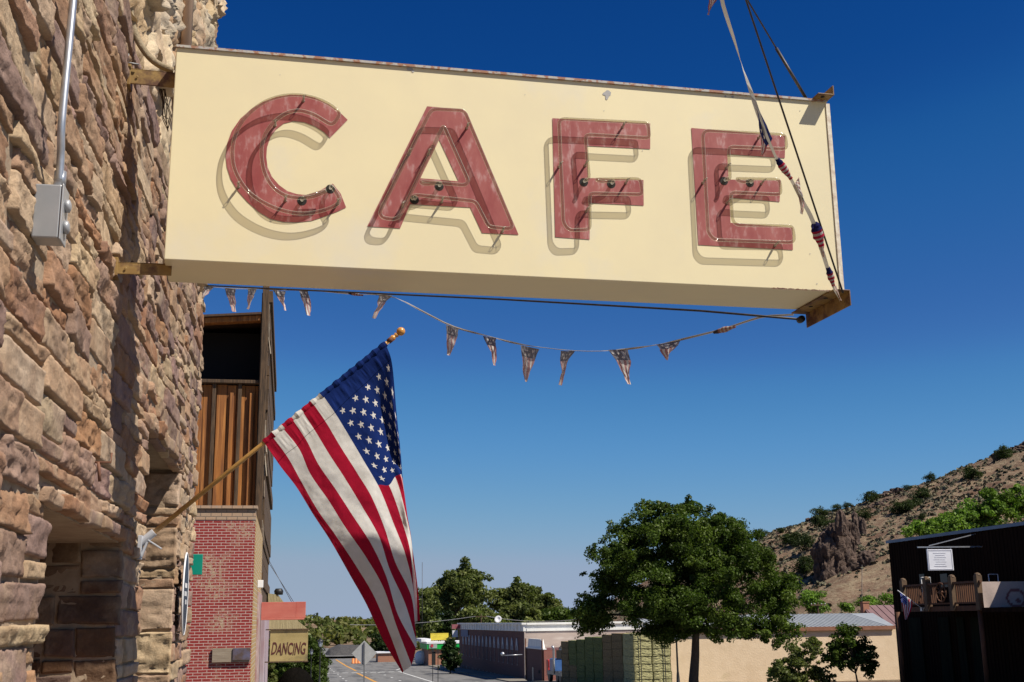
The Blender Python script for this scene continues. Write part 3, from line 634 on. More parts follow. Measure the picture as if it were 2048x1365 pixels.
# ------------------------------------------------------------------ flag on its pole
FY = 6.84
pb = U(292, 1078, FY); pt = U(796, 668, FY); pd = (pt-pb)/np.linalg.norm(pt-pb)
fp = thing('flagpole', 'varnished wooden flagpole with ball finial angled out from the stone wall', 'flagpole', (pb[0], pb[1], pb[2]))
b = MB(); b.tube([pb, lerp(pb, pt, .5), pt], [.0135, .0125, .011], 14); b.build('pole', M('varnished_pine', (.52, .30, .09), (.40, .21, .06), scale=5, rough=.35, stretch=(1, 1, 8)), fp, smooth=True)
b = MB(); b.lathe([(.011, -.055), (.016, -.05), (.018, -.035), (.013, -.03), (.011, -.02), (.017, -.012), (.012, -.006)]+[(.026*math.cos(a_), .022+.026*math.sin(a_)) for a_ in np.linspace(-1.2, 1.5, 12)], pt, 18, axis=pd)
b.build('finial', M('varnished_ball', (.55, .27, .07), (.5, .24, .06), rough=.25), fp, smooth=True)
b = MB(); b.tube([pt-pd*.075+up*.0, pt-pd*.045], .0165, 12); b.build('pole_ring', M('brown_ring', (.12, .04, .02)), fp, smooth=True)
wp = U(276, 1092, FY)
b = MB(); b.tube([pb-pd*.06, pb+pd*.055], .022, 14)
b.box(WX+.01, WX+.032, FY-.03, FY+.03, wp[2]-.075, wp[2]+.055)
b.beam((WX+.03, FY, wp[2]-.06), pb+pd*.02-up*.01, .03, .012); b.beam((WX+.02, FY, wp[2]+.05), pb-pd*.02+up*.012, .03, .012); b.beam(pb+up*.0, pb-up*.045+np.array([.085, 0, -.01]), .035, .009)
b.build('pole_bracket', M('white_cast_metal', (.45, .46, .50), (.38, .39, .42), rough=.45), fp, smooth=False, bevel=.002)
# flag surface: columns k = stripe borders 0..13, rows u along the fly
UU = [0, .1, .2, .32, .43, .57, .7, .85, 1.0]
CUR = {
 0: [(530, 888), (560, 932), (597, 980), (640, 1052), (658, 1077), (682, 1118), (715, 1178), (749, 1237), (781, 1318), (805, 1347)],
 1: [(543.5, 872), (565, 901), (592, 938), (609, 980), (640, 1028), (662, 1056), (682, 1090), (724, 1149), (747, 1191), (764, 1231), (784, 1279), (790, 1307), (807, 1343)],
 2: [(565, 856), (590, 885), (605, 909), (619, 946), (644, 980), (682, 1041), (708, 1084), (750, 1138), (770, 1183), (784, 1223), (798, 1268), (823, 1330)],
 3: [(584, 838), (611, 877), (632, 922), (663, 967), (672, 980), (699, 1022), (733, 1073), (758, 1115), (775, 1160), (789, 1206), (802, 1251), (820, 1280), (832, 1297)],
 4: [(604, 822), (624, 851), (648, 893), (685, 949), (702, 976), (736, 1033), (761, 1079), (775, 1127), (792, 1172), (812, 1211), (826, 1240), (832, 1268), (833, 1282)],
 5: [(625, 806), (642, 827), (669, 875), (711, 941), (738, 985), (764, 1031), (773, 1073), (789, 1121), (809, 1163), (823, 1194), (828, 1228), (831, 1255), (832, 1270)],
 6: [(645, 790), (662, 813), (700, 875), (737, 938), (768, 993), (789, 1053), (809, 1104), (820, 1138), (826, 1170), (829, 1200), (830, 1230), (830, 1258)]}
EXP = {
 7:  [(663, 775), (690, 815), (719, 862), (753, 928), (781, 978), (803, 1040), (819, 1095), (826, 1160), (827, 1252)],
 8:  [(681, 760), (709, 797), (737, 849), (769, 917), (793, 961), (812, 1030), (824, 1090), (824, 1150), (823, 1248)],
 9:  [(699, 745), (727, 781), (754, 837), (783, 906), (803, 957), (814, 1028), (822, 1088), (820, 1150), (820, 1246)],
 10: [(717, 730), (744, 766), (768, 828), (793, 900), (803, 957), (809, 1030), (816, 1090), (821, 1150), (823, 1245)],
 11: [(735, 715), (759, 751), (779, 822), (797, 898), (799, 960), (806, 1032), (817, 1092), (826, 1155), (829, 1244)],
 12: [(753, 701), (773, 738), (788, 821), (799, 899), (802, 960), (812, 1034), (822, 1095), (832, 1165), (835, 1243)],
 13: [(771, 687), (784, 728), (793, 824), (801, 902), (806, 965), (816, 1040), (826, 1105), (836, 1180), (840, 1242)]}
# depth (metres away from the flag plane) for each column and row: soft folds
DEP = np.array([[0, 0, 0, 0, 0, 0, 0, 0, 0, 0, 0, 0, 0, 0],
 [.00, .00, .00, .00, .00, .00, .00, .005, .012, .02, .03, .025, .01, .0],
 [.01, .005, .00, .00, .00, .005, .01, .015, .02, .045, .075, .05, .03, .05],
 [.02, .01, .00, -.005, .00, .005, .012, .02, .04, .075, .10, .05, .04, .09],
 [.02, .01, -.005, -.01, -.005, .0, .02, .035, .055, .05, .10, .15, .10, .13],
 [.02, .0, -.015, -.015, -.005, .015, .04, .05, .04, .09, .15, .20, .17, .18],
 [.015, -.01, -.025, -.02, .0, .03, .045, .045, .08, .14, .18, .23, .20, .19],
 [.01, -.01, -.03, -.02, .01, .035, .045, .08, .13, .17, .20, .22, .21, .2],
 [.02, -.01, -.03, -.01, .02, .045, .07, .10, .14, .17, .20, .22, .21, .2]])
def resample(P, us):
    P = np.array(P, float); s = np.r_[0, np.cumsum(np.hypot(*np.diff(P, axis=0).T))]; s /= s[-1]
    return np.stack([np.interp(us, s, P[:, 0]), np.interp(us, s, P[:, 1])], 1)
grid = np.zeros((9, 14, 3))
for k_ in range(14):
    q_ = resample(CUR[k_], UU) if k_ in CUR else np.array(EXP[k_], float)
    for i_ in range(9): grid[i_, k_] = U(q_[i_, 0], q_[i_, 1], FY-.012+DEP[i_, k_])
def cr(Pts, xs_, x):   # Catmull-Rom through rows of Pts (n, ...) at knots xs_
    Pts = np.asarray(Pts); m = np.zeros_like(Pts)
    for i in range(len(xs_)):
        a_, b_ = max(i-1, 0), min(i+1, len(xs_)-1); m[i] = (Pts[b_]-Pts[a_])/(xs_[b_]-xs_[a_])
    out = []
    for t in x:
        i = min(max(np.searchsorted(xs_, t)-1, 0), len(xs_)-2); h = xs_[i+1]-xs_[i]; s = (t-xs_[i])/h
        out.append((2*s**3-3*s**2+1)*Pts[i]+(s**3-2*s**2+s)*h*m[i]+(-2*s**3+3*s**2)*Pts[i+1]+(s**3-s**2)*h*m[i+1])
    return np.array(out)
NU, NV = 360, 260
uu = np.linspace(0, 1, NU+1); vv = np.linspace(0, 13, NV+1)
g1 = cr(grid, UU, uu); g2 = cr(np.swapaxes(g1, 0, 1), list(range(14)), vv); Pf = np.swapaxes(g2, 0, 1)
uvg = np.stack(np.meshgrid(uu, vv/13, indexing='ij'), -1)
q3 = np.stack([uvg[..., 0].ravel()*7, uvg[..., 1].ravel()*4, 0*uvg[..., 0].ravel()], 1)
wr = fbm(q3*1.6, 4, 51).reshape(NU+1, NV+1)*.010*np.clip(uvg[..., 0]*6, 0, 1)
hem = fbm(np.stack([uvg[..., 0].ravel()*9, uvg[..., 1].ravel()*42, 0*uvg[..., 0].ravel()], 1), 3, 71).reshape(NU+1, NV+1)*.006*np.exp(-((uvg[..., 0]-.055)/.035)**2)
Pf[..., 1] += wr+hem
# colours per face
def star_mask(X_, Y_, cx, cy, r, rot):
    dx = X_-cx; dy = Y_-cy; a_ = np.arctan2(dy, dx)-rot; d = np.hypot(dx, dy); seg = np.mod(a_, 2*math.pi/5)-math.pi/5
    # distance along star edge from tip (r) to notch (.382 r)
    t = np.abs(seg); x1, y1 = r*math.cos(math.pi/5), r*math.sin(math.pi/5); x0, y0 = r*.382, 0.0
    px_ = d*np.cos(t); py_ = d*np.sin(t)
    return ((x1-x0)*(py_-y0)-(y1-y0)*(px_-x0)) >= 0 if False else (px_*(y1)-(py_)*(x1-x0) < x0*y1)
def flag_colors(uc, vc, asp=1.65, worn=False):
    RED = np.array([.36, .012, .035]); WHT = np.array([.68, .66, .63]); BLU = np.array([.012, .028, .14])
    k_ = np.floor(vc*13).astype(int); c = np.where((k_ % 2 == 0)[..., None], RED, WHT)
    can = (vc > 6/13) & (uc < .415); c = np.where(can[..., None], BLU, c)
    st = np.zeros(uc.shape, bool)
    for row in range(9):
        n = 6 if row % 2 == 0 else 5
        for j in range(n):
            cv = 6/13+(7/13)*(row+1)/10; cu = .075+(.335)*(2*j+(1 if n == 6 else 2))/12
            near = (np.abs(uc-cu) < .04) & (np.abs(vc-cv) < .05)
            if near.any():
                m = np.zeros(uc.shape, bool); m[near] = star_mask(uc[near]*asp, vc[near], cu*asp, cv, .0235, math.pi/2)
                st |= m
    c = np.where((st & can)[..., None], WHT, c)
    return c
uc = (uvg[:-1, :-1, 0]+uvg[1:, 1:, 0])/2; vc = (uvg[:-1, :-1, 1]+uvg[1:, 1:, 1])/2
fc = flag_colors(uc, vc)
hemline = (np.abs(uc-.085) < .0018); fc = np.where(hemline[..., None], fc*.45, fc)
idx = (np.arange(NU)[:, None]*(NV+1)+np.arange(NV)[None]).ravel(); Ff = np.stack([idx, idx+1, idx+NV+2, idx+NV+1], 1)
MT['flag'] = cloth_mat('flag_nylon', .22)
o = link_mesh('flag', mesh_np('flag', Pf.reshape(-1, 3), Ff, face_cols=fc.reshape(-1, 3), smooth=True), MT['flag'])
flag_o = o; b = MB(); hA, hB = U(530, 888, FY), U(771, 687, FY); hA = pb+pd*float((hA-pb)@pd); hB = pb+pd*float((hB-pb)@pd)
for i in range(52):
    v_ = (i+.5)/52; b.col = (.012, .028, .14) if v_ > 6/13 else ((.36, .012, .035) if int(v_*13) % 2 == 0 else (.68, .66, .63))
    w0_, w1_ = .0185+.003*math.sin(i*1.9)+.0015*math.sin(i*5.1), .0185+.003*math.sin((i+1)*1.9)+.0015*math.sin((i+1)*5.1)
    b.tube([lerp(hA, hB, i/52), lerp(hA, hB, (i+1)/52)], [w0_, w1_], 14, cap=False)
reorigin(flag_o, pt); b.build('pole_sleeve', MT['flag'], flag_o, smooth=True, cols=True); tag(o, 'large stars and stripes flag hanging from the wooden pole below the sign', 'flag')

# ------------------------------------------------------------------ bunting
MT['bunt'] = cloth_mat('faded_bunting_plastic', .45)
MT['tape'] = cloth_mat('grey_bunting_tape', .2, attr=False, col=(.42, .40, .38))
def ptape(b, P, w_=.012, tw=3.0):
    P = [np.array(p) for p in P]; n = len(P); vs = []; L = 0
    for i in range(n):
        d = P[min(i+1, n-1)]-P[max(i-1, 0)]; d = d/np.linalg.norm(d); s = np.cross(d, [0, 1, 0]); s /= np.linalg.norm(s); c = np.cross(d, s)
        if i: L += np.linalg.norm(P[i]-P[i-1])
        a_ = tw*L*2+math.sin(L*5); e = s*math.cos(a_)+c*math.sin(a_); vs += [P[i]-e*w_/2, P[i]+e*w_/2]
    b.add(vs, [(2*i, 2*i+1, 2*i+3, 2*i+2) for i in range(n-1)])
def pennant(parent, A, B_, T, seed, fade=.6, curl=.02, blue=.3, rolled=False):
    fade = min(1, fade+.15) if fade > .25 else fade
    R = np.random.default_rng(seed); n = 34; A, B_, T = map(np.array, (A, B_, T)); nrm = np.cross(B_-A, T-A); nrm /= np.linalg.norm(nrm)
    if nrm[1] > 0: nrm = -nrm
    s, t = np.meshgrid(np.linspace(0, 1, n), np.linspace(0, 1, n)); tt = t**1.0*.985
    P = (A+(B_-A)*s[..., None])*(1-tt[..., None])+T*tt[..., None]
    ph = R.uniform(0, 6); wv_ = np.sin(s*4.5+ph+t*2)*curl*(.3+t)*(1-.6*t)+fbm(np.stack([s.ravel()*3, t.ravel()*3+seed, 0*s.ravel()], 1), 3, seed).reshape(s.shape)*curl*.9
    P = P+nrm*wv_[..., None]
    P += (np.linalg.norm(B_-A)*(.05*np.sin(t*7+ph)*np.clip(t*3, 0, 1)*(1-t)))[..., None]*(B_-A)/np.linalg.norm(B_-A)
    sc, tc = (s[:-1, :-1]+s[1:, 1:])/2, (t[:-1, :-1]+t[1:, 1:])/2
    W = np.array([.78, .75, .71]); Rd = np.array([.42, .13, .14])*(1-fade)+np.array([.66, .46, .43])*fade; Bl = np.array([.03, .04, .15])*(1-fade)+np.array([.36, .35, .34])*fade
    k_ = np.floor(sc*(1-tc*.0)*7).astype(int); c = np.where((k_ % 2 == 0)[..., None], Rd, W); c = np.where((tc < blue)[..., None], Bl, c)
    for (a_, b2) in ((.2, .35), (.5, .4), (.8, .35), (.35, .72), (.65, .72)):
        m = star_mask((sc-a_)*1.0, (tc-b2*blue)*1.6, 0, 0, .075, .3); c = np.where(m[..., None], W, c)
    idx = (np.arange(n-1)[:, None]*n+np.arange(n-1)[None]).ravel(); F = np.stack([idx, idx+1, idx+n+1, idx+n], 1)
    return link_mesh('pennant', mesh_np('pennant', P.reshape(-1, 3), F, face_cols=c.reshape(-1, 3), smooth=True), MT['bunt'], parent)
def rolled_pennant(parent, A, B_, r, seed, fade=.3, bands=6):
    b = MB(); A = np.array(A); B_ = np.array(B_); n = 12; R = random.Random(seed)
    pts = [lerp(A, B_, t) for t in np.linspace(0, 1, bands*2+1)]; rr = [r*(.55+.5*math.sin(math.pi*min(t*1.15, 1)))*R.uniform(.85, 1.1) for t in np.linspace(0, 1, len(pts))]
    W = (.55, .52, .50); Rd = tuple(np.array([.45, .03, .07])*(1-fade)+np.array([.45, .25, .22])*fade); Bl = tuple(np.array([.03, .03, .12])*(1-fade)+np.array([.15, .13, .13])*fade)
    for i in range(len(pts)-1):
        b.col = Bl if i < 3 else (Rd if (i//1) % 2 else W); b.tube(pts[i:i+2], rr[i:i+2], n, cap=False)
    return b.build('pennant', MT['bunt'], parent, smooth=True, cols=True)
la = thing('bunting', 'string of faded flag pennants sagging below the sign', 'bunting', cw)
def UB(x, y): return UV(x, y, cw, bkb)+np.array([0, .02, 0])
spx = [(402, 570), (430, 574), (480, 577), (520, 576), (560, 580), (610, 579), (660, 583), (710, 588), (765, 588), (800, 597), (850, 624), (900, 650), (935, 661), (985, 673), (1020, 683), (1060, 691), (1135, 700), (1190, 702), (1240, 699), (1290, 693), (1340, 684), (1390, 672), (1450, 657), (1500, 640), (1530, 631), (1590, 628)]
b = MB(); sp = [UB(*p) for p in spx]; sp = chaikin([np.array(p) for p in sp], 1); ptape(b, sp, .013, 2.0); b.tube(sp, .0022, 5); b.build('bunting_string', MT['tape'], la)
for i, (x0, y0, x1, y1, xt, yt, fd) in enumerate([(407, 570, 427, 574, 403, 593, .7), (449, 575, 468, 577, 467, 622, .6), (496, 577, 513, 576, 497, 619, .8), (549, 580, 569, 581, 573, 620, .6), (595, 579, 618, 580, 618, 632, .5), (757, 587, 785, 590, 750, 636, .9), (890, 648, 918, 657, 898, 710, .6), (968, 671, 996, 676, 991, 731, .3), (1040, 689, 1078, 697, 1055, 763, .6), (1121, 700, 1150, 701, 1125, 771, .6), (1219, 699, 1257, 698, 1260, 768, .4), (1318, 690, 1363, 680, 1335, 720, .3)]):
    pennant(la, UB(x0, y0), UB(x1, y1), UB(xt, yt)+np.array([R_.uniform(-.01, .01), R_.uniform(-.03, .03), 0]), 100+i, fd, curl=.022)
rolled_pennant(la, UB(1430, 664), UB(1473, 652), .016, 4, fade=.9); rolled_pennant(la, UB(698, 586), UB(726, 590), .010, 5, fade=.7)
lb = thing('bunting', 'twisted star spangled bunting hanging over the right end of the sign', 'bunting', fr_end)
def UQ(x, y, o=.02): return UT(x, y, o)
spx = [(1436, -60), (1443, 0), (1455, 40), (1470, 85), (1483, 130), (1500, 178), (1512, 215), (1528, 262), (1545, 300), (1553, 318), (1580, 355), (1592, 378), (1606, 405), (1618, 425), (1628, 448), (1640, 490), (1650, 520), (1660, 555), (1668, 580), (1680, 602)]
b = MB(); sp = chaikin([np.array(UQ(*p)) for p in spx], 1); dq = sp[0]-sp[3]; top_pts = [sp[0]+dq/abs(dq[0])*3.0, sp[0]]
ptape(b, [lerp(top_pts[0], top_pts[1], t) for t in np.linspace(0, 1, 30)]+sp[1:], .021, 1.1); b.build('bunting_string', cloth_mat('pale_bunting_tape', .2, attr=False, col=(.50, .48, .43)), lb)
pennant(lb, UQ(1416, -14), UQ(1440, -12), UQ(1417, 31), 31, .1, .02, blue=.1); pennant(lb, UQ(1512, 206), UQ(1546, 278), UQ(1524, 312), 32, .0, .012, blue=.55)
rolled_pennant(lb, UQ(1554, 318), UQ(1582, 358), .019, 7, fade=0); pennant(lb, UQ(1592, 362), UQ(1607, 398), UQ(1604, 430), 33, .5, .02, blue=.2)
pennant(lb, UQ(1597, 353), UQ(1606, 392), UQ(1589, 368), 36, .9, .012, blue=.0)
rolled_pennant(lb, UQ(1629, 446), UQ(1643, 492), .028, 8, fade=0, bands=5); pennant(lb, UQ(1638, 486), UQ(1648, 488), UQ(1647, 515), 35, .1, .01, blue=.0)
rolled_pennant(lb, UQ(1656, 535), UQ(1667, 572), .017, 9, fade=0, bands=5); pennant(lb, UQ(1664, 568), UQ(1672, 572), UQ(1683, 602), 37, .9, .006, blue=.0)

# ------------------------------------------------------------------ round sign on the pier, teal sign, person
rs = UX(368, 1188, WX+.06)
dk = thing('oval_sign', 'dark oval sign with a white rim seen edge on against the stone pier', 'sign', rs)
b = MB(); b.lathe([(.30, 0), (.30, .012)], rs+np.array([0, 0, 0]), 40, axis=(1, 0, 0)); b.v = [(x_, rs[1]+(y_-rs[1])*.72, z_) for x_, y_, z_ in b.v]; b.build('sign_panel', M('charcoal_panel', (.025, .03, .045), rough=.4), dk)
b = MB(); b.tube([rs+np.array([.008, .30*math.cos(t), .30*math.sin(t)]) for t in np.linspace(0, 2*math.pi, 41)], .007, 6, cap=False); b.v = [(x_, rs[1]+(y_-rs[1])*.72, z_) for x_, y_, z_ in b.v]; b.build('sign_rim', MT['white'], dk, smooth=True)
b = MB()
for k_, (y0, y1, z_) in enumerate([(-.09, .09, .06), (-.11, .08, 0), (-.06, .10, -.06)]):
    n = 7
    for i in range(n):
        if R_.random() < .2: continue
        ya = y0+(y1-y0)*i/n; b.box(rs[0]+.0125, rs[0]+.0145, rs[1]+ya, rs[1]+ya+(y1-y0)/n*.6, rs[2]+z_-.017, rs[2]+z_+.017)
b.build('sign_lettering', MT['white'], dk)
b = MB(); b.box(rs[0]-.06, rs[0], rs[1]-.02, rs[1]+.02, rs[2]-.02, rs[2]+.02); b.build('mount', MT['steelgrey'], dk)
g0 = U(376, 1109, 10.9); g1_ = U(404, 1150, 10.9)
gs = thing('small_sign', 'small plain teal sign sticking out past the end of the stone wall', 'sign', (g0[0], 10.9, g1_[2]))
b = MB(); b.box(g0[0]-.03, g1_[0], 10.895, 10.91, g1_[2], g0[2]); b.build('sign_panel', M('teal_panel', (.0, .24, .17), rough=.4), gs, bevel=.003)
b = MB(); b.beam((WX-.02, 10.92, g0[2]-.02), (g1_[0]-.02, 10.92, g0[2]-.02), .012, .012); b.beam((WX-.02, 10.92, g1_[2]+.02), (g1_[0]-.02, 10.92, g1_[2]+.02), .012, .012); b.beam((WX-.04, 10.60, g0[2]-.02), (WX-.04, 10.93, g0[2]-.02), .012, .012); b.build('arm', MT['steelgrey'], gs)

def skin_body(name, chains, root, mat, parent, sub=2):
    vs, es, rs_ = [], [], []; key = {}
    for ch in chains:
        prev = None
        for (p, r) in ch:
            kk = tuple(round(x, 4) for x in p)
            if kk not in key: key[kk] = len(vs); vs.append(p); rs_.append(r)
            i = key[kk]
            if prev is not None and prev != i: es.append((prev, i))
            prev = i
    me = bpy.data.meshes.new(name); me.from_pydata(vs, es, []); me.materials.append(mat); o = bpy.data.objects.new(name, me); COL.objects.link(o); o.parent = parent
    m = o.modifiers.new('skin', 'SKIN'); m.use_smooth_shade = True; s = o.modifiers.new('sub', 'SUBSURF'); s.levels = sub; s.render_levels = sub
    for i, r in enumerate(rs_):
        sv = me.skin_vertices[0].data[i]; sv.radius = (r[0], r[1]) if isinstance(r, tuple) else (r, r); sv.use_root = (i == root)
    return o
hp = U(592, 1340, 5.3); gz = G(5.3)+.13
pr = thing('person', 'person with dark hair under the sign, only the top of the head showing', 'person', (hp[0], 5.3, gz))
hz = hp[2]-gz; k_ = hz/1.72
skin = M('skin', (.32, .17, .11), (.28, .15, .1), rough=.6)
def q_(x, y, z): return (x*k_, y*k_, z*k_)
fing = []
for s in (-1, 1):
    for j in range(4):
        y = .035-.022*j; L = (.06, .07, .065, .05)[j]
        fing.append([(q_(s*.265, y*.6, .76), .022*k_), (q_(s*.268, y, .715), .011*k_), (q_(s*.266, y+.004, .715-L*.55), .0095*k_), (q_(s*.258, y+.012, .715-L), .008*k_)])
    fing.append([(q_(s*.265, .02*.6*1.0, .76), .022*k_), (q_(s*.250, .045, .735), .012*k_), (q_(s*.243, .060, .70), .010*k_)])
arms = [[(q_(0, 0, 1.38), .09*k_), (q_(s*.17, 0, 1.38), .055*k_), (q_(s*.22, -.02, 1.12), .042*k_), (q_(s*.25, .0, .88), .03*k_), (q_(s*.26, .01, .80), .028*k_), (q_(s*.265, y_, .76), .022*k_)] for s in (-1, 1) for y_ in (.021, .0078, -.0054, -.0186, .012)]
body = skin_body('person_body', [[(q_(0, 0, .95), (.13*k_, .1*k_)), (q_(0, 0, 1.15), (.12*k_, .09*k_)), (q_(0, 0, 1.30), (.14*k_, .1*k_)), (q_(0, 0, 1.38), .09*k_), (q_(0, .01, 1.48), .05*k_), (q_(0, .02, 1.56), (.072*k_, .085*k_)), (q_(0, .02, 1.63), (.076*k_, .09*k_))]]+
    [[(q_(0, 0, .95), (.13*k_, .1*k_)), (q_(s*.09, 0, .88), .085*k_), (q_(s*.10, .01, .50), .055*k_), (q_(s*.10, -.02, .12), .04*k_), (q_(s*.10, .0, .05), .04*k_), (q_(s*.11, .13, .03), .035*k_)] for s in (-1, 1)]+arms+fing, 0, skin, pr, 2)
b = MB(); b.lathe([(.15, .86), (.19, .95), (.175, 1.1), (.20, 1.28), (.21, 1.36), (.15, 1.43), (.075, 1.455)], (0, 0, 0), 20); b.v = [(x*k_, y*k_*.72, z*k_) for x, y, z in b.v]; sh = b.build('shirt', M('black_shirt', (.01, .01, .012), rough=.9), None, smooth=True); sh.parent = pr
b = MB()
for s in (-1, 1): b.tube([q_(s*.085, 0, .96), q_(s*.10, .01, .5), q_(s*.10, -.01, .09)], [.115*k_, .085*k_, .065*k_], 14)
tr2 = b.build('trousers', M('dark_denim', (.02, .025, .04), rough=.9), None, smooth=True); tr2.parent = pr
# hair: rough cap with strands
nA, nB = 40, 22; Vh = []
for j in range(nB):
    ph = math.pi*.62*j/(nB-1)
    for i in range(nA):
        th = 2*math.pi*i/nA; r_ = 1+.03*math.sin(th*9+j)+.02*math.sin(th*17+j*2)
        Vh.append((.092*k_*math.sin(ph)*math.cos(th)*r_, (.015+.108*math.sin(ph)*math.sin(th)*r_)*k_, (1.615+.112*math.cos(ph)*r_)*k_))
Fh = [(j*nA+i, j*nA+(i+1) % nA, (j+1)*nA+(i+1) % nA, (j+1)*nA+i) for j in range(nB-1) for i in range(nA)]
hr = link_mesh('hair', mesh_np('hair', Vh, Fh, smooth=True), M('dark_hair', (.003, .0025, .002), (.005, .004, .003), scale=60, rough=.9, stretch=(1, 1, .2), bump=.6, bscale=80, spec=.05)); hr.parent = pr
Vf = []  # small facial features so that the head reads from the other side
b = MB(); b.tube([q_(0, .105, 1.60), q_(0, .128, 1.575), q_(0, .110, 1.565)], [.008*k_, .013*k_, .009*k_], 8); nf = b.build('nose', skin, None, smooth=True); nf.parent = pr
for s in (-1, 1):
    b = MB(); b.lathe([(.004*k_, -.008*k_), (.016*k_, 0), (.012*k_, .008*k_)], q_(s*.078, .02, 1.59), 10, axis=(s, -.3, 0)); nf = b.build('ear', skin, None, smooth=True); nf.parent = pr
    b = MB(); b.lathe([(.002*k_, .009*k_), (.007*k_, .006*k_), (.009*k_, 0)][::-1], q_(s*.032, .098, 1.60), 10, axis=(0, 1, 0)); ey = b.build('eye', MT['white'], None, smooth=True); ey.parent = pr
b = MB(); b.tube([q_(-.025, .098, 1.535), q_(0, .107, 1.533), q_(.025, .098, 1.535)], [.003*k_, .005*k_, .003*k_], 6); mo = b.build('mouth', M('lips', (.3, .1, .08)), None, smooth=True); mo.parent = pr

# ================================================================== the town behind
LEAF = leaf_mat('leaves'); BARK = M('bark', (.05, .035, .025), (.08, .06, .045), scale=14, rough=.95, stretch=(3, 3, .6), bump=.5, bscale=30)
def leaf_cloud(C, Rr, n, size, pal, seed, dark=.5, updir=.0, aspect=.55):
    """n leaf quads gathered round clump centres C (m,3) with radii Rr; clumps carry their own tint"""
    R = np.random.default_rng(seed); m = len(C); wgt = Rr**2/np.sum(Rr**2); ci = R.choice(m, n, p=wgt)
    d = R.normal(0, 1, (n, 3)); d /= np.linalg.norm(d, axis=1)[:, None]; rad = R.random(n)**.45
    ax = R.normal(0, 1, (m, 3))*np.array([1, 1, .45]); ax /= np.linalg.norm(ax, axis=1)[:, None]; along = np.sum(d*ax[ci], axis=1)[:, None]
    d2 = d*R.uniform(.5, .95, m)[ci][:, None]+ax[ci]*along*R.uniform(.3, 1.1, m)[ci][:, None]
    P = C[ci]+d2*(rad*Rr[ci])[:, None]*np.array([1, 1, .8]); P[:, 2] -= .22*Rr[ci]*(along[:, 0]*rad)**2
    nn = d*.6+R.normal(0, .7, (n, 3))+np.array([0, 0, .35]); nn /= np.linalg.norm(nn, axis=1)[:, None]
    t = np.cross(nn, R.normal(0, 1, (n, 3))); t /= np.linalg.norm(t, axis=1)[:, None]; b_ = np.cross(nn, t)
    s = size*R.uniform(.6, 1.35, n)[:, None]
    V = np.stack([P-t*s, P+b_*s*aspect, P+t*s, P-b_*s*aspect], 1).reshape(-1, 3)
    F = np.arange(4*n).reshape(-1, 4); pal = np.array(pal); tint = R.uniform(.7, 1.3, m)
    pc = pal[R.integers(len(pal), size=m)][ci]*.6+pal[R.integers(len(pal), size=n)]*.4
    c = pc*(tint[ci]*R.uniform(.7, 1.3, n))[:, None]
    return V, F, np.repeat(c, 4, axis=0)
def branchy(b, base, top, r0, targets, seed, n=5):
    R = random.Random(seed); base = np.array(base, float); top = np.array(top, float)
    pts = [base+(top-base)*t+np.array([R.uniform(-.06, .06), R.uniform(-.06, .06), 0])*np.linalg.norm(top-base)*.25*(0 < t < 1) for t in np.linspace(0, 1, n)]
    b.tube(pts, [r0*1.25]+[r0*(1-.5*t) for t in np.linspace(.15, 1, n-1)], 9)
    for T in targets:
        T = np.array(T); st = pts[R.randint(n-2, n-1)]; mid = (st+T)/2+np.array([R.uniform(-.3, .3), R.uniform(-.3, .3), .12*np.linalg.norm(T-st)]); l = np.linalg.norm(T-st)
        q = [st*(1-t)**2+2*mid*t*(1-t)+T*t*t for t in np.linspace(0, 1, 6)]; b.tube(q, [r0*.42*(1-.8*t)+.006 for t in np.linspace(0, 1, 6)], 6)
def tree(name, label, base, blobs, nclump, nleaf, leafsize, r0, pal, seed, group=None, cat='tree', clr=(.5, .9), trunk_top=None, shell=.35):
    """blobs: (centre, radii) ellipsoids; clumps fill them with a bias towards the shell"""
    R = np.random.default_rng(seed); base = np.array(base, float); t = thing(name, label, cat, base, group)
    vol = np.array([r[0]*r[1]*r[2] for _, r in blobs])**.67; vol /= vol.sum(); C = []
    for _ in range(nclump):
        c, r = blobs[R.choice(len(blobs), p=vol)]; d = R.normal(0, 1, 3); d /= np.linalg.norm(d); C.append(np.array(c)+d*np.array(r)*(R.random()**shell))
    C = np.array(C); Rr = R.uniform(*clr, nclump)
    V, F, Cc = leaf_cloud(C, Rr, nleaf, leafsize, pal, seed+1)
    link_mesh('crown', mesh_np('crown', V, F, cols=Cc), LEAF, t)
    b = MB(); tt = np.array(trunk_top) if trunk_top is not None else base+(C.mean(0)-base)*.6
    sel = C[R.choice(len(C), min(16, len(C)), replace=False)]; branchy(b, base-np.array([0, 0, .3]), tt, r0, sel, seed); b.build('trunk', BARK, t, smooth=True)
    return t
GREEN = [(.056, .088, .015), (.038, .064, .011), (.085, .12, .021), (.045, .075, .013)]
OLIVE = [(.115, .135, .04), (.085, .105, .032), (.15, .165, .05), (.08, .10, .03)]
BRIGHT = [(.12, .20, .03), (.09, .16, .025), (.15, .23, .045)]
DARKG = [(.020, .036, .012), (.028, .048, .016), (.016, .03, .01)]
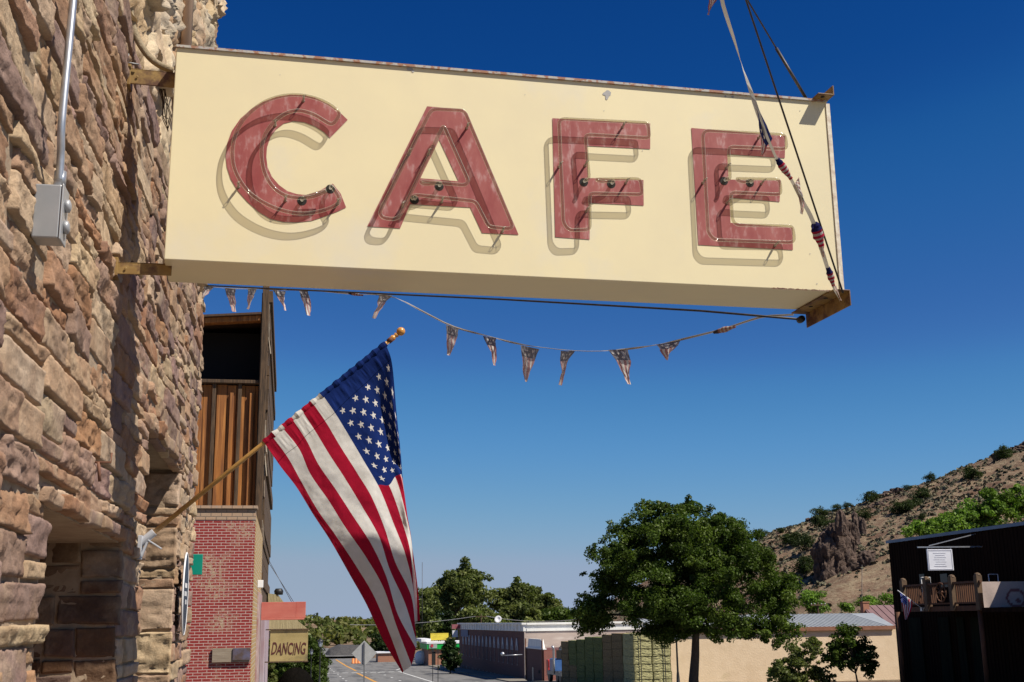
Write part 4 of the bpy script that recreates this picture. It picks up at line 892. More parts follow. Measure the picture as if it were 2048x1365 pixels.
# ---- the big street tree
DT = 52.0
def B3(px, py, rx, ry, D, depth=None):
    c = U(px, py, D); return (c, (rx/FPX*D, (depth if depth else (rx+ry)/2)/FPX*D, ry/FPX*D))
big = [B3(1372, 1085, 130, 80, DT), B3(1300, 1130, 120, 90, DT-1), B3(1440, 1150, 120, 95, DT-1), B3(1205, 1190, 62, 55, DT), B3(1180, 1225, 42, 30, DT), B3(1545, 1215, 58, 55, DT), B3(1500, 1130, 50, 60, DT+.5),
       B3(1260, 1080, 42, 55, DT), B3(1235, 1035, 22, 22, DT), B3(1385, 1022, 55, 20, DT), B3(1330, 1018, 42, 18, DT), B3(1520, 1262, 62, 30, DT-.5), B3(1330, 1258, 62, 22, DT), B3(1430, 1252, 62, 28, DT), B3(1190, 1232, 45, 28, DT), B3(1560, 1175, 45, 45, DT), B3(1240, 1130, 75, 60, DT-.5), B3(1460, 1100, 75, 60, DT-.5), B3(1300, 1045, 60, 40, DT), B3(1400, 1050, 70, 40, DT-.5), B3(1350, 1060, 80, 45, DT-1), B3(1440, 1060, 50, 40, DT), B3(1470, 1062, 24, 34, DT), B3(1400, 1215, 90, 45, DT-2), B3(1300, 1220, 90, 40, DT-1.5), B3(1570, 1250, 40, 28, DT), B3(1480, 1240, 60, 32, DT-1.5), B3(1340, 1250, 40, 25, DT)]
tb_ = U(1389, 1400, DT); gT = Hh(np.array([tb_[0]]), np.array([DT]))[0]
tree('street_tree', 'big dark green broadleaf tree with a wide crown and bare trunk beside the hay stack', (tb_[0], DT, gT), big, 760, 170000, .064, .24, GREEN, 41, trunk_top=U(1392, 1215, DT), clr=(.16, .60), shell=.6)
# ---- small trees in front of the tan wall
def simple_tree(name, label, px, D, blobs, ncl, nlf, ls, r0, pal, seed, **k):
    x = U(px, 1300, D)[0]; g = float(Hh(np.array([x]), np.array([D]))[0]); return tree(name, label, (x, D, g), [B3(*q, D) for q in blobs], ncl, nlf, ls, r0, pal, seed, **k)
simple_tree('small_tree', 'low spreading grey-green tree in front of the tan wall, nearer the big tree', 1610, 60, [(1590, 1340, 58, 32), (1605, 1305, 30, 28), (1640, 1330, 30, 34), (1560, 1355, 38, 22), (1600, 1370, 62, 26), (1625, 1290, 14, 14)], 95, 9500, .085, .07, OLIVE, 51, group='small trees in front of the tan wall', clr=(.14, .40))
simple_tree('small_tree', 'upright green sapling in front of the tan wall, beside the dark timber saloon', 1712, 59, [(1692, 1265, 16, 18), (1680, 1285, 26, 20), (1728, 1292, 18, 34), (1700, 1312, 42, 28), (1668, 1312, 16, 20), (1700, 1262, 10, 16), (1735, 1325, 22, 22)], 75, 7500, .085, .06, GREEN, 52, group='small trees in front of the tan wall', clr=(.15, .42))
# ---- trees behind the brick hotel
simple_tree('tall_tree', 'tallest pale green cottonwood behind the brick hotel, left of the pair', 915, 285, [(918, 1165, 46, 26), (940, 1150, 24, 24), (900, 1190, 36, 30), (930, 1195, 50, 24), (885, 1205, 26, 22)], 90, 15000, .42, .5, OLIVE, 61, group='tall trees behind the brick hotel', clr=(1.2, 2.8))
simple_tree('tall_tree', 'pointed olive green cottonwood behind the brick hotel, nearer the hay stack', 1050, 290, [(1048, 1175, 20, 26), (1030, 1195, 38, 22), (1065, 1200, 40, 22), (1005, 1200, 22, 22), (1100, 1215, 26, 16)], 80, 13000, .42, .5, OLIVE, 62, group='tall trees behind the brick hotel', clr=(1.2, 2.6))
for i, (px, py, rx, ry, D, pal, lab) in enumerate([(850, 1215, 16, 45, 262, OLIVE, 'narrow pale tree right beside the flag edge'), (872, 1238, 34, 24, 275, DARKG, 'dark round tree above the green roofed filling station'), (955, 1230, 44, 20, 262, OLIVE, 'low olive tree above the far end of the hotel roof'), (1030, 1228, 48, 18, 264, OLIVE, 'broad olive tree above the middle of the hotel roof'), (1100, 1234, 34, 15, 266, GREEN, 'low green tree above the corner of the hotel roof'), (775, 1288, 30, 22, 330, DARKG, 'dark low tree above the red brick shed'), (1130, 1236, 12, 14, 300, GREEN, 'tiny distant tree between the hotel roof and the big tree')]):
    simple_tree('background_tree', lab, px, D, [(px, py, rx, ry), (px-rx*.4, py+ry*.6, rx*.7, ry*.7), (px+rx*.4, py+ry*.7, rx*.7, ry*.7)], 40, 6500, .36, .3, pal, 70+i, group='trees around the filling station', clr=(1.0, 2.2))
simple_tree('street_shrub_tree', 'dark conical tree beside the yellow posts at the filling station', 900, 180, [(900, 1310, 15, 22), (900, 1325, 18, 14), (901, 1292, 8, 12)], 30, 5000, .22, .12, DARKG, 81, clr=(.5, 1.0))
# tall hedge trees left of the street
for i, (px, py, rx, ry, D, lab) in enumerate([(570, 1315, 30, 30, 112, 'dense green evergreen behind the DANCING sign'), (612, 1310, 24, 36, 116, 'rounded green evergreen between the DANCING sign and the near street lamp'), (633, 1325, 14, 26, 120, 'narrow green evergreen standing at the street lamp post')]):
    simple_tree('evergreen', lab, px, D, [(px, py, rx, ry), (px, py+20, rx, ry)], 70, 12000, .12, .1, [(.05, .08, .015), (.035, .06, .012), (.07, .10, .02)], 84+i, group='evergreens along the pavement', clr=(.35, .7))
simple_tree('climbing_vine', 'leafy vine growing up beside the wooden building front', 536, 40, [(534, 1290, 8, 18), (536, 1320, 10, 22), (540, 1350, 12, 20), (535, 1345, 12, 20)], 34, 3800, .055, .03, [(.05, .08, .015), (.09, .10, .03)], 90, cat='vine', clr=(.08, .2))
# bright cottonwoods behind the saloon
for i, (bl_, lab) in enumerate([([(1860, 1060, 50, 20), (1890, 1050, 40, 18)], 'yellow-green tree above the left end of the saloon roof'), ([(1960, 1030, 50, 28), (1990, 1010, 40, 30), (1930, 1045, 40, 22)], 'bright green tree rising behind the middle of the saloon roof'), ([(2050, 1005, 50, 40), (2090, 1000, 50, 50)], 'bright green tree cut by the right edge behind the saloon')]):
    simple_tree('cottonwood', lab, bl_[0][0], 140, bl_, 60, 11000, .22, .2, BRIGHT, 94+i, group='bright trees behind the saloon', clr=(.6, 1.4))
simple_tree('background_tree', 'small bright green tree left of the purple roof', 1620, 118, [(1625, 1200, 18, 16), (1640, 1215, 14, 12)], 26, 3500, .14, .12, BRIGHT, 99, clr=(.4, .8))
simple_tree('background_tree', 'low bright bushes between the purple roof and the hillside', 1760, 125, [(1740, 1205, 20, 9), (1775, 1203, 22, 10), (1690, 1215, 14, 8)], 30, 4500, .13, .1, BRIGHT, 98, clr=(.4, .8))

# ---- hillside junipers, scrub, rocks
def hill_pt(px, py, lo=150, hi=900):
    d = ray(px, py); ts = np.linspace(lo, hi, 1500)/d[1]; P = d[None]*ts[:, None]; h = Hh(P[:, 0], P[:, 1]); k_ = np.where(P[:, 2] < h)[0]
    return P[k_[0]] if len(k_) else None
protos = []
for i in range(3):
    R = np.random.default_rng(200+i); C = R.normal(0, 1, (26, 3)); C /= np.linalg.norm(C, axis=1)[:, None]; C = C*np.array([.62, .62, .5])*(R.random((26, 1))**.4)+np.array([0, 0, .62+.1*i])
    V, F, Cc = leaf_cloud(C, R.uniform(.22, .42, 26), 2600, .05, [(.030, .045, .016), (.022, .036, .014), (.045, .06, .022)], 210+i)
    b = MB(); b.tube([(0, 0, -.4), (.03, .02, .3), (0, 0, .7)], [.09, .07, .03], 7); me = b.build('trunk', BARK, None).data
    protos.append((mesh_np('crown', V, F, cols=Cc), me)); protos[-1][0].materials.append(LEAF)
for o in [o for o in list(COL.objects) if o.name.startswith('trunk') and o.parent is None]: bpy.data.objects.remove(o)
JUN = [(2010, 905, 34, 'large dark juniper on the skyline at the right edge'), (1945, 945, 36, 'dark juniper on the skyline next left of the largest one'), (1862, 958, 20, 'small round juniper alone on the skyline'), (1816, 965, 15, 'tiny juniper on the skyline rock rib'), (1743, 995, 30, 'tall dark juniper on the skyline at mid slope'), (1695, 998, 15, 'small round juniper, right one of the skyline pair'), (1674, 1000, 20, 'dark juniper, left one of the skyline pair'), (1843, 990, 34, 'dark juniper below the skyline, above a clump'), (1800, 1018, 34, 'juniper at the left end of the dark mid slope clump'), (1818, 1012, 30, 'juniper in the middle of the dark mid slope clump'), (1832, 1004, 24, 'juniper at the right end of the dark mid slope clump'), (1640, 1028, 30, 'grey-green juniper above the rock outcrop, left of centre'), (1727, 1030, 28, 'round juniper right above the rock outcrop'), (1640, 1045, 30, 'dark juniper directly above the left side of the rock outcrop'), (1665, 1050, 26, 'round juniper touching the top of the rock outcrop'), (1575, 1078, 26, 'juniper at the left end of the lower dark clump'), (1596, 1080, 34, 'biggest juniper of the lower dark clump'), (1614, 1092, 30, 'juniper at the right end of the lower dark clump'), (1523, 1070, 24, 'juniper at the lower end of the skyline by the big tree'), (1615, 1130, 44, 'wide green juniper beside the foot of the rock outcrop'), (1846, 1036, 14, 'tiny juniper alone on the bare slope'), (1655, 1025, 16, 'small juniper just under the skyline left of the pair'), (1562, 1062, 12, 'tiny bush on the lower skyline'), (1535, 1120, 26, 'juniper half hidden behind the edge of the big tree')]
k_i = 0
for px, py, wpx, lab in JUN:
    q = py+wpx*.35; P = None
    while P is None and q < py+120: P = hill_pt(px, q); q += 2.5
    sc_ = wpx/FPX*P[1]/1.55*1.45; crown, trk = protos[k_i % 3]; t = thing('juniper', lab, 'juniper', P-np.array([0, 0, .25*sc_]), 'junipers on the rocky hillside'); t.scale = (sc_, sc_, sc_*random.uniform(.85, 1.1)); t.rotation_euler = (0, 0, k_i*1.7)
    for nm, me in (('crown', crown), ('trunk', trk)):
        o = bpy.data.objects.new(nm, me); COL.objects.link(o); o.parent = t
    k_i += 1
# sagebrush tufts: uncountable
R = np.random.default_rng(77); N = 21000
xy = np.stack([R.uniform(75, 330, N), R.uniform(165, 390, N)], 1); zz_ = Hh(xy[:, 0], xy[:, 1]); dn = fbm(np.stack([xy[:, 0]*.05, xy[:, 1]*.05, 0*zz_], 1), 4, 91)
keep = (zz_ > -4) & (R.random(N) < np.clip(.55+dn*1.6, .08, 1)); xy = xy[keep]; zz_ = zz_[keep]; N = len(xy)
nq = 7; d = R.normal(0, 1, (N, nq, 3)); d /= np.linalg.norm(d, axis=2, keepdims=True); d[..., 2] = np.abs(d[..., 2])
sz = R.uniform(.25, .78, N)[:, None, None]; P = np.stack([xy[:, 0], xy[:, 1], zz_-.02], 1)[:, None]+d*sz*.8
nn = d+R.normal(0, .5, d.shape); nn /= np.linalg.norm(nn, axis=2, keepdims=True); t1 = np.cross(nn, R.normal(0, 1, d.shape)); t1 /= np.linalg.norm(t1, axis=2, keepdims=True); t2 = np.cross(nn, t1); s_ = sz*.75
V = np.stack([P-t1*s_, P+t2*s_, P+t1*s_, P-t2*s_], 2).reshape(-1, 3); pal = np.array([(.12, .11, .065), (.09, .085, .05), (.19, .155, .09), (.07, .068, .04)])
cc = np.repeat((pal[R.integers(4, size=N)]*R.uniform(.7, 1.3, (N, 1))), nq*4, axis=0)
tag(link_mesh('sagebrush', mesh_np('sagebrush', V, np.arange(len(V)).reshape(-1, 4), cols=cc), M('sagebrush_leaf', None, attr=True, rough=.95)), kind='stuff')
# woodland on the far left hill
R = np.random.default_rng(78); N = 2600
xy = np.stack([R.uniform(-120, 230, N), R.uniform(360, 820, N)], 1); zz_ = Hh(xy[:, 0], xy[:, 1]); dn = fbm(np.stack([xy[:, 0]*.02, xy[:, 1]*.02, 0*zz_], 1), 4, 95)
on_road = np.abs(xy[:, 0]-np.interp(xy[:, 1], [300, 330, 370, 420, 480, 820], [13, 10, 6, -6, -30, -30])) < 11
hillz = np.interp(xy[:, 0], [60, 90], [0, 1]); keep = (dn > -.25) & ~on_road & (zz_ < 5) & ~((hillz > .5) & (xy[:, 1] < 520)); xy = xy[keep]; zz_ = zz_[keep]; N = len(xy)
nq = 26; d = R.normal(0, 1, (N, nq, 3)); d /= np.linalg.norm(d, axis=2, keepdims=True); sz = R.uniform(1.2, 2.9, N)[:, None, None]
P = np.stack([xy[:, 0], xy[:, 1], zz_], 1)[:, None]+np.concatenate([np.zeros((N, 1, 2)), sz*.75], 2)+d*sz*.8*R.random((N, nq, 1))**.4
nn = d+R.normal(0, .6, d.shape); nn /= np.linalg.norm(nn, axis=2, keepdims=True); t1 = np.cross(nn, R.normal(0, 1, d.shape)); t1 /= np.linalg.norm(t1, axis=2, keepdims=True); t2 = np.cross(nn, t1); s_ = sz*.42
V = np.stack([P-t1*s_, P+t2*s_*.7, P+t1*s_, P-t2*s_*.7], 2).reshape(-1, 3); pal = np.array([(.12, .135, .04), (.085, .105, .03), (.15, .15, .055)])
cc = np.repeat((pal[R.integers(3, size=N)]*R.uniform(.7, 1.3, (N, 1))), nq*4, axis=0)
tag(link_mesh('woodland', mesh_np('woodland', V, np.arange(len(V)).reshape(-1, 4), cols=cc), LEAF), kind='stuff')
# rock outcrop: rough crag built of displaced pillars
MT['rock'] = M('reddish_lava_rock', (.07, .045, .034), (.115, .075, .055), scale=.5, rough=.95, bump=1, bscale=1.4, bdist=.5, c3=(.05, .032, .025), s3=.9, t3=(.48, .6))
def crag(blocks, D, label, seed):
    R = random.Random(seed); P0 = None; q0 = blocks[0][1]
    while P0 is None: P0 = hill_pt(blocks[0][0], q0); q0 += 2.5
    D = P0[1]; dpy = q0-2.5-blocks[0][1]; blocks = [(a, b_+dpy, c, d_) for a, b_, c, d_ in blocks]; t = None; Vs = []; Fs = []; base = 0
    for (px, pyb, w_, h_) in blocks:
        c = U(px, pyb, D+R.uniform(-2.5, 2.5)); wd = w_/FPX*D/2*.85; hh = h_/FPX*D; n = 44; m = 46
        th = np.linspace(0, 2*math.pi, n, endpoint=False); tt = np.linspace(-.35, 1, m); TH, TT_ = np.meshgrid(th, tt)
        rad = wd*(1.12-.35*np.clip(TT_, 0, 1)**2.2); rad = np.where(TT_ > .93, rad*.55, rad)
        X = np.cos(TH)*rad; Y = np.sin(TH)*rad; Z = TT_*hh
        q = np.stack([X.ravel()+c[0], Y.ravel()+c[1], Z.ravel()*.6+c[2]], 1); ns = fbm(q*.55, 5, seed).reshape(X.shape); rg = (1-np.abs(fbm(q*(1.1, 1.1, .35), 3, seed+4)).reshape(X.shape)); k_ = 1+ns*.75+(rg-.75)*1.0+(fbm(q*(2.6, 2.6, 1.2), 3, seed+8)).reshape(X.shape)*.3
        cv = np.clip(1-np.abs(fbm(q*(.9, .9, .22), 3, seed+14)).reshape(X.shape)*5, 0, 1)**2; k_ = k_-cv*.30; X = X*k_; Y = Y*k_; Z = Z+ns*wd*.5+rg*hh*.06; V = np.stack([X+c[0], Y+c[1], Z+c[2]], -1).reshape(-1, 3); V = np.vstack([V, V[-n:].mean(0)])
        i = np.arange(m-1)[:, None]*n; j = np.arange(n)[None]; f = np.stack([i+j, i+(j+1) % n, i+n+(j+1) % n, i+n+j], -1).reshape(-1, 4)
        cap_ = np.array([[(m-1)*n+a, (m-1)*n+(a+1) % n, m*n, m*n] for a in range(0)]).reshape(-1, 4) if False else np.zeros((0, 4), int)
        cf = np.array([[(m-1)*n+2*a, (m-1)*n+(2*a+1) % n, (m-1)*n+(2*a+2) % n, m*n] for a in range(n//2)])
        Fs.append(np.vstack([f, cf])+base); Vs.append(V); base += len(V)
    o = link_mesh('rock_outcrop', mesh_np('rock_outcrop', np.vstack(Vs), np.vstack(Fs)), MT['rock']); reorigin(o, P0); tag(o, label, 'rock')
crag([(1652, 1158, 44, 92), (1672, 1150, 38, 104), (1690, 1140, 30, 105), (1705, 1120, 24, 80), (1640, 1150, 20, 60), (1712, 1075, 14, 52), (1685, 1060, 22, 40), (1735, 1128, 34, 26), (1700, 1150, 50, 40)], 250, 'tall dark craggy rock outcrop standing out of the hillside', 5)
crag([(1722, 1070, 16, 36), (1718, 1110, 14, 24), (1728, 1062, 10, 26)], 250, 'small upright reddish rock right of the tall outcrop', 6)
for px, py, w_, h_, lab in ((1780, 985, 34, 9, 'dark ledge of rock on the skyline above the mid slope clump'), (1760, 1008, 30, 8, 'broken rock ledge just below the skyline'), (2030, 905, 50, 22, 'red-brown rock mass on the skyline at the right edge'), (1640, 1015, 30, 7, 'low rock ledge on the skyline over the outcrop')):
    crag([(px+(i-2)*w_*.3, py+3-(i-2)*w_*.1, w_*.62, h_*R_.uniform(.5, .9)) for i in range(5)], 300, lab, px)
# dark embankment below the uphill road
xsb = np.linspace(0, 1, 60); ysb = np.linspace(0, 1, 16); Xb, Yb = np.meshgrid(xsb, ysb)
cA = U(650, 1318, 312); 
Xw = 9.5+Xb*13; hgt = np.interp(Xb, [0, .12, .3, .75, 1], [0, 2.0, 2.9, 2.7, .0])*np.sin(np.clip(Yb*1.5, 0, 1)*math.pi/2); Yw = 306+Yb*16; nz = fbm(np.stack([Xw.ravel()*.5, Yw.ravel()*.5, 0*Xw.ravel()], 1), 4, 8).reshape(Xw.shape)*.35
Zw = G(306)+hgt+nz-.15; V = np.stack([Xw, Yw, Zw], -1).reshape(-1, 3); i = (np.arange(15)[:, None]*60+np.arange(59)[None]).ravel()
tag(link_mesh('hill_embankment', mesh_np('hill_embankment', V, np.stack([i, i+1, i+61, i+60], 1), smooth=True), M('dark_gravel_slope', (.045, .043, .045), (.07, .065, .06), scale=1.2, rough=.95, bump=1, bscale=2, bdist=.3)), kind='structure')

# ---- red brick building with wooden upper building
BX = -.66
gB = G(24)
rb = thing('brick_building', 'single storey building with worn red painted brick side wall and bare brick parapet', 'building', (-4, 24, gB))
MT['redbrick'] = brick_mat('painted_red_brick', (.27, .020, .018), (.33, .032, .027), (.52, .38, .33), worn=(.42, .30, .20), ws=1.3, wt=(.52, .66), ms=.007, rh=.054, bw=.17)
MT['tanbrick'] = brick_mat('bare_tan_brick', (.46, .30, .19), (.40, .30, .21), (.17, .13, .10), worn=(.3, .28, .26), ws=1.3, wt=(.6, .62), rh=.075, bw=.2, ms=.008)
MT['ochrebrick'] = brick_mat('ochre_brick_front', (.40, .24, .07), (.5, .33, .13), (.45, .38, .28), axis='y', rh=.09, bw=.1)
zt = U(510, 1012, 24)[2]; zr = U(510, 1040, 24)[2]
b = MB(); b.box(-6, BX, 24, 24.35, gB-.3, zr); b.build('side_wall', MT['redbrick'], rb)
b = MB(); b.box(-6, BX+.01, 23.99, 24.36, zr, zt-.06); b.box(-6, BX+.04, 23.95, 24.40, zt-.06, zt); b.build('parapet', MT['tanbrick'], rb)
b = MB(); b.box(BX-.3, BX+.012, 24.362, 31, gB-.6, zt-.15); b.build('front_wall', MT['ochrebrick'], rb)
b = MB(); b.box(-6, BX-.3, 24.36, 31, gB-.6, zt-.5); b.build('roof_deck', MT['mortar'], rb)
b = MB()
for i in range(1): b.box(BX+.012, BX+.05, 27.5, 30.9, gB-.2, zr-1.3)
b.build('front_trim', M('pinkish_grey_paint', (.45, .36, .34), (.3, .16, .15), scale=3), rb, bevel=.004)
b = MB(); p0 = U(425, 1297, 23.98); p1 = U(500, 1324, 23.98)
b.box(p0[0], p1[0], 23.945, 23.985, p1[2], p0[2])
o = b.top('wooden_board', M('weathered_board', (.22, .17, .12), (.33, .27, .20), scale=5, rough=.85, stretch=(.6, 1, 12), bump=.3, bscale=12), 'weathered grey plank fixed low on the red brick wall', 'board', (p0[0], 23.9, p1[2]), bevel=.004)
p0 = U(466, 1297, 23.9); p1 = U(500, 1320, 23.9)
b = MB(); b.box(p0[0], p1[0], 23.92, 23.94, p1[2], p0[2]); k = NT('iridescent_film'); k.b.inputs['Metallic'].default_value = .7; k.b.inputs['Roughness'].default_value = .3; k.base(k.mix(k.noise(k.coord('Object'), 4, lo=.4, hi=.6), (.25, .18, .16), (.30, .28, .42)))
b.top('metal_plate', k.m, 'shiny bluish metal plate over the right end of the plank', 'plate', (p0[0], 23.88, p1[2]))
p0 = U(519, 1161, 27); b = MB(); b.box(BX+.02, BX+.14, 26.9, 27.05, p0[2]-.16, p0[2]); b.top('alarm_box', MT['white'], 'small white box on the ochre brick front', 'box', (BX+.05, 27, p0[2]-.16), bevel=.006)

# wooden building behind: plank side wall, open dark attic, tall false front seen edge on
gW = G(31); wbz = U(515, 765, 31)[2]; wtz = U(515, 640, 31)[2]; ftz = U(525, 572, 31)[2]; wrt = U(515, 634, 31)[2]; wlt = U(400, 640, 31)[2]
wb = thing('wooden_building', 'tall weathered wooden building with plank side wall and open dark attic behind the brick building', 'building', (-4, 31, gW))
MT['plank'] = M('orange_brown_planks', (.36, .13, .022), (.17, .06, .016), scale=1.6, rough=.8, stretch=(6, 6, .35), bump=.5, bscale=8, c3=(.46, .19, .045), s3=2.4, t3=(.5, .66))
MT['oldwood'] = M('weathered_post_wood', (.12, .07, .035), (.035, .022, .013), scale=4, rough=.9, stretch=(8, 8, .6), bump=.6, bscale=14)
XL = -6.0; XR = U(517, 800, 31)[0]
b = MB(); x = XL; R2 = random.Random(5)
while x < XR-.02:
    ww = R2.uniform(.22, .34); x1 = min(x+ww, XR); b.box(x, x1-.012, 31+R2.uniform(0, .035), 31.12, gW, wbz-.08-R2.uniform(0, .03)); x = x1
b.build('plank_wall', MT['plank'], wb)
x = XR-.12; i = 0
for px in (424, 476, 500, 460):
    xx = U(px, 900, 31)[0]; b = MB(); b.box(xx-.05, xx+.04, 30.93, 31.0, gW, wbz-.02 if i < 2 else wbz-.3); b.build('batten', MT['oldwood'] if i < 2 else MT['plank'], wb, bevel=.005); i += 1
b = MB(); b.box(XL, XR+.02, 30.86, 31.14, wbz-.06, wbz+.03); b.build('attic_sill', MT['oldwood'], wb, bevel=.01)
zl = wlt-(wrt-wlt)*.6
zL2 = wrt+(wlt-wrt)*(XL-XR)/(U(400, 640, 31)[0]-XR)
b = MB(); b.hexa([(XL, 30.82, zL2-.14), (XR, 30.82, wrt-.14), (XR, 31.1, wrt-.14), (XL, 31.1, zL2-.14), (XL, 30.82, zL2), (XR, 30.82, wrt), (XR, 31.1, wrt), (XL, 31.1, zL2)]); b.build('roof_board', MT['plank'], wb, bevel=.01)
b = MB(); b.hexa([(XL, 30.7, zL2+.004), (XR, 30.7, wrt+.004), (XR, 44, wrt+.004), (XL, 44, zL2+.004), (XL, 30.7, zL2+.06), (XR, 30.7, wrt+.06), (XR, 44, wrt+.06), (XL, 44, zL2+.06)]); b.build('roof', MT['brownwood'], wb)
b = MB(); b.box(XL-.1, XL, 31.12, 44, gW, zL2); b.box(XL, XR, 43.9, 44, gW, zL2-.1); b.box(XL, XR, 31.12, 43.9, wbz-.14, wbz-.07); b.box(XL, XR, 31.9, 32.0, wbz-.06, wrt+.6*(zL2-wrt) if zL2 < wrt else wrt-.01); b.build('attic_lining', M('attic_shade_boards', (.008, .006, .005), rough=.95), wb)  # near-black boards and inner panel stand in for the attic's shade
fx0, fx1 = XR, U(540, 1000, 31)[0]
b = MB(); z = gW
b.box(fx0+.002, fx0+.14, 30.8, 44, gW, ftz-.25)
b.build('false_front', MT['oldwood'], wb)
b = MB(); b.box(fx0+.02, fx0+.19, 30.76, 30.96, gW, ftz+.1); b.build('corner_post', MT['oldwood'], wb, bevel=.012)
b = MB(); R2 = random.Random(8); z = ftz-.1
while z > gW+1.2:
    h = R2.uniform(.25, .6); b.box(fx0+.142, fx0+.19+R2.uniform(.0, .09)*(1 if R2.random() < .6 else 0), 30.98+R2.uniform(0, .2), 43.9, z-h+.02, z); z -= h
b.build('front_siding', MT['oldwood'], wb)
R2 = random.Random(9); PSM = M('pale_peeling_strips', (.30, .26, .20), (.18, .13, .09), scale=5)
for i in range(16):
    z0 = R2.uniform(ftz-8.5, ftz-.5); b = MB(); b.beam((fx0+.2, 30.95, z0), (fx0+.22+R2.uniform(-.02, .06), 30.95+R2.uniform(-.1, .1), z0-R2.uniform(.2, .9)), R2.uniform(.015, .04), .02); b.build('torn_siding_strip', PSM, wb)
b = MB(); b.box(fx0+.2, fx0+.33, 32, 43, gW, U(530, 1238, 33)[2]); b.build('porch_post', M('pale_lavender_paint', (.42, .38, .42), (.30, .18, .20), scale=3, stretch=(1, 1, .2)), wb, bevel=.01)

# projecting signs on the left
rx0 = U(523, 1205, 29.5); rx1 = U(611, 1238, 29.5); rxm = U(592, 1205, 29.5)
rs_ = thing('box_sign', 'blank faded red box sign projecting from the brick building front', 'sign', (rx0[0], 29.5, rx1[2]))
MT['redbox'] = M('faded_red_sign_paint', (.42, .10, .075), (.48, .15, .11), scale=4, rough=.6, stretch=(.4, 1, 1))
b = MB(); b.box(rx0[0], rxm[0], 29.5, 29.78, rx1[2]+.02, rx0[2]); b.box(rxm[0]+.002, rx1[0], 29.52, 29.80, rx1[2]+.02, rx0[2]+.003); b.build('cabinet', MT['redbox'], rs_, bevel=.006)
b = MB(); b.box(rx0[0], rx1[0]-.03, 29.49, 29.80, rx1[2]-.02, rx1[2]+.018); b.build('bottom_rail', MT['redbox'], rs_, bevel=.006)
cable('stay_wire', [U(587, 1204, 29.6), U(540, 1130, 29.6)], .006, 'thin wire holding up the red box sign, outer one')
cable('stay_wire', [U(583, 1204, 29.7), U(536, 1118, 29.9)], .006, 'thin wire holding up the red box sign, inner one')
d0 = U(541, 1261, 33.5); d1_ = U(615, 1322, 33.5)
ds = thing('dancing_sign', 'old ochre metal sign with dark red hand-painted word DANCING', 'sign', (d0[0], 33.5, d1_[2]))
b = MB(); b.box(d0[0], d1_[0], 33.5, 33.53, d1_[2], d0[2]); b.build('sign_panel', M('stained_ochre_metal', (.40, .31, .13), (.30, .23, .09), scale=3, rough=.6, c3=(.14, .12, .06), s3=2.2, t3=(.55, .68), stretch=(.7, 1, 1.3)), ds)
b = MB(); b.box(d0[0]+.0, d1_[0]+.02, 33.46, 33.56, d1_[2]-.03, d1_[2]); b.box(d0[0], d1_[0]+.02, 33.46, 33.56, d0[2], d0[2]+.03); b.beam((BX, 33.5, d0[2]+.015), (d0[0], 33.5, d0[2]+.015), .03, .03); b.beam((BX, 33.5, d1_[2]-.015), (d0[0], 33.5, d1_[2]-.015), .03, .03); b.build('sign_frame', MT['oldwood'], ds)
cu = bpy.data.curves.new('DANCING', 'FONT'); cu.body = 'DANCING'; cu.size = 1; cu.shear = .25; cu.offset = .022; cu.extrude = .006
co = bpy.data.objects.new('tmp_text', cu); COL.objects.link(co); bpy.context.view_layer.update()
def text_mesh(s, shear=0, offset=0.0, extrude=.006):
    cu = bpy.data.curves.new('t', 'FONT'); cu.body = s; cu.size = 1; cu.shear = shear; cu.offset = offset; cu.extrude = extrude
    o = bpy.data.objects.new('tmp', cu); COL.objects.link(o); bpy.context.view_layer.update(); me = bpy.data.meshes.new_from_object(o); bpy.data.objects.remove(o); return me
bpy.data.objects.remove(co)
def put_text(name, s, x0, x1, z0, z1, y, mat, parent, shear=0, offset=0.0, jitter=0):
    me = text_mesh(s, shear, offset); c = np.array([v.co[:] for v in me.vertices]); mn = c.min(0); mxx = c.max(0); q = (c-mn)/np.maximum(mxx-mn, 1e-6)
    zj = np.array([math.sin(a*17)*jitter for a in q[:, 0]])
    for v, p, j in zip(me.vertices, q, zj): v.co = (x0+p[0]*(x1-x0), y-.004-p[2]*.006, z0+(p[1]+j)*(z1-z0))
    me.update(); return link_mesh(name, me, mat, parent)
t0 = U(543, 1286, 33.5); t1_ = U(612, 1309, 33.5)
put_text('lettering', 'DANCING', t0[0], t1_[0], t1_[2], t0[2], 33.5, M('dark_red_brush_paint', (.10, .012, .012), (.05, .01, .01), scale=20), ds, .3, .008, .05)['label'] = 'dark red hand-painted word DANCING'
# tan corrugated awning
aw = thing('metal_awning', 'tan corrugated metal awning over the pavement behind the DANCING sign', 'awning', (BX, 44, U(540, 1261, 40)[2]))
A0, A1, A2, A3, A4 = U(536, 1187, 40), U(556, 1190, 40), U(597, 1243, 40), U(620, 1262, 40), U(536, 1262, 40)
b = MB(); b.prism([A4, A3, A2, A1, A0], (0, 5, 0)); b.build('awning_roof', M('tan_corrugated', (.33, .27, .14), (.40, .33, .18), scale=3, rough=.6, stretch=(3, 3, .2), bump=1, bscale=12, bdist=.03), aw)
b = MB(); b.lathe([(.13, 0), (.15, .12), (.1, .2)], A1+np.array([.02, .1, .0]), 12); b.build('ridge_cap', MT['black'], aw, smooth=True)

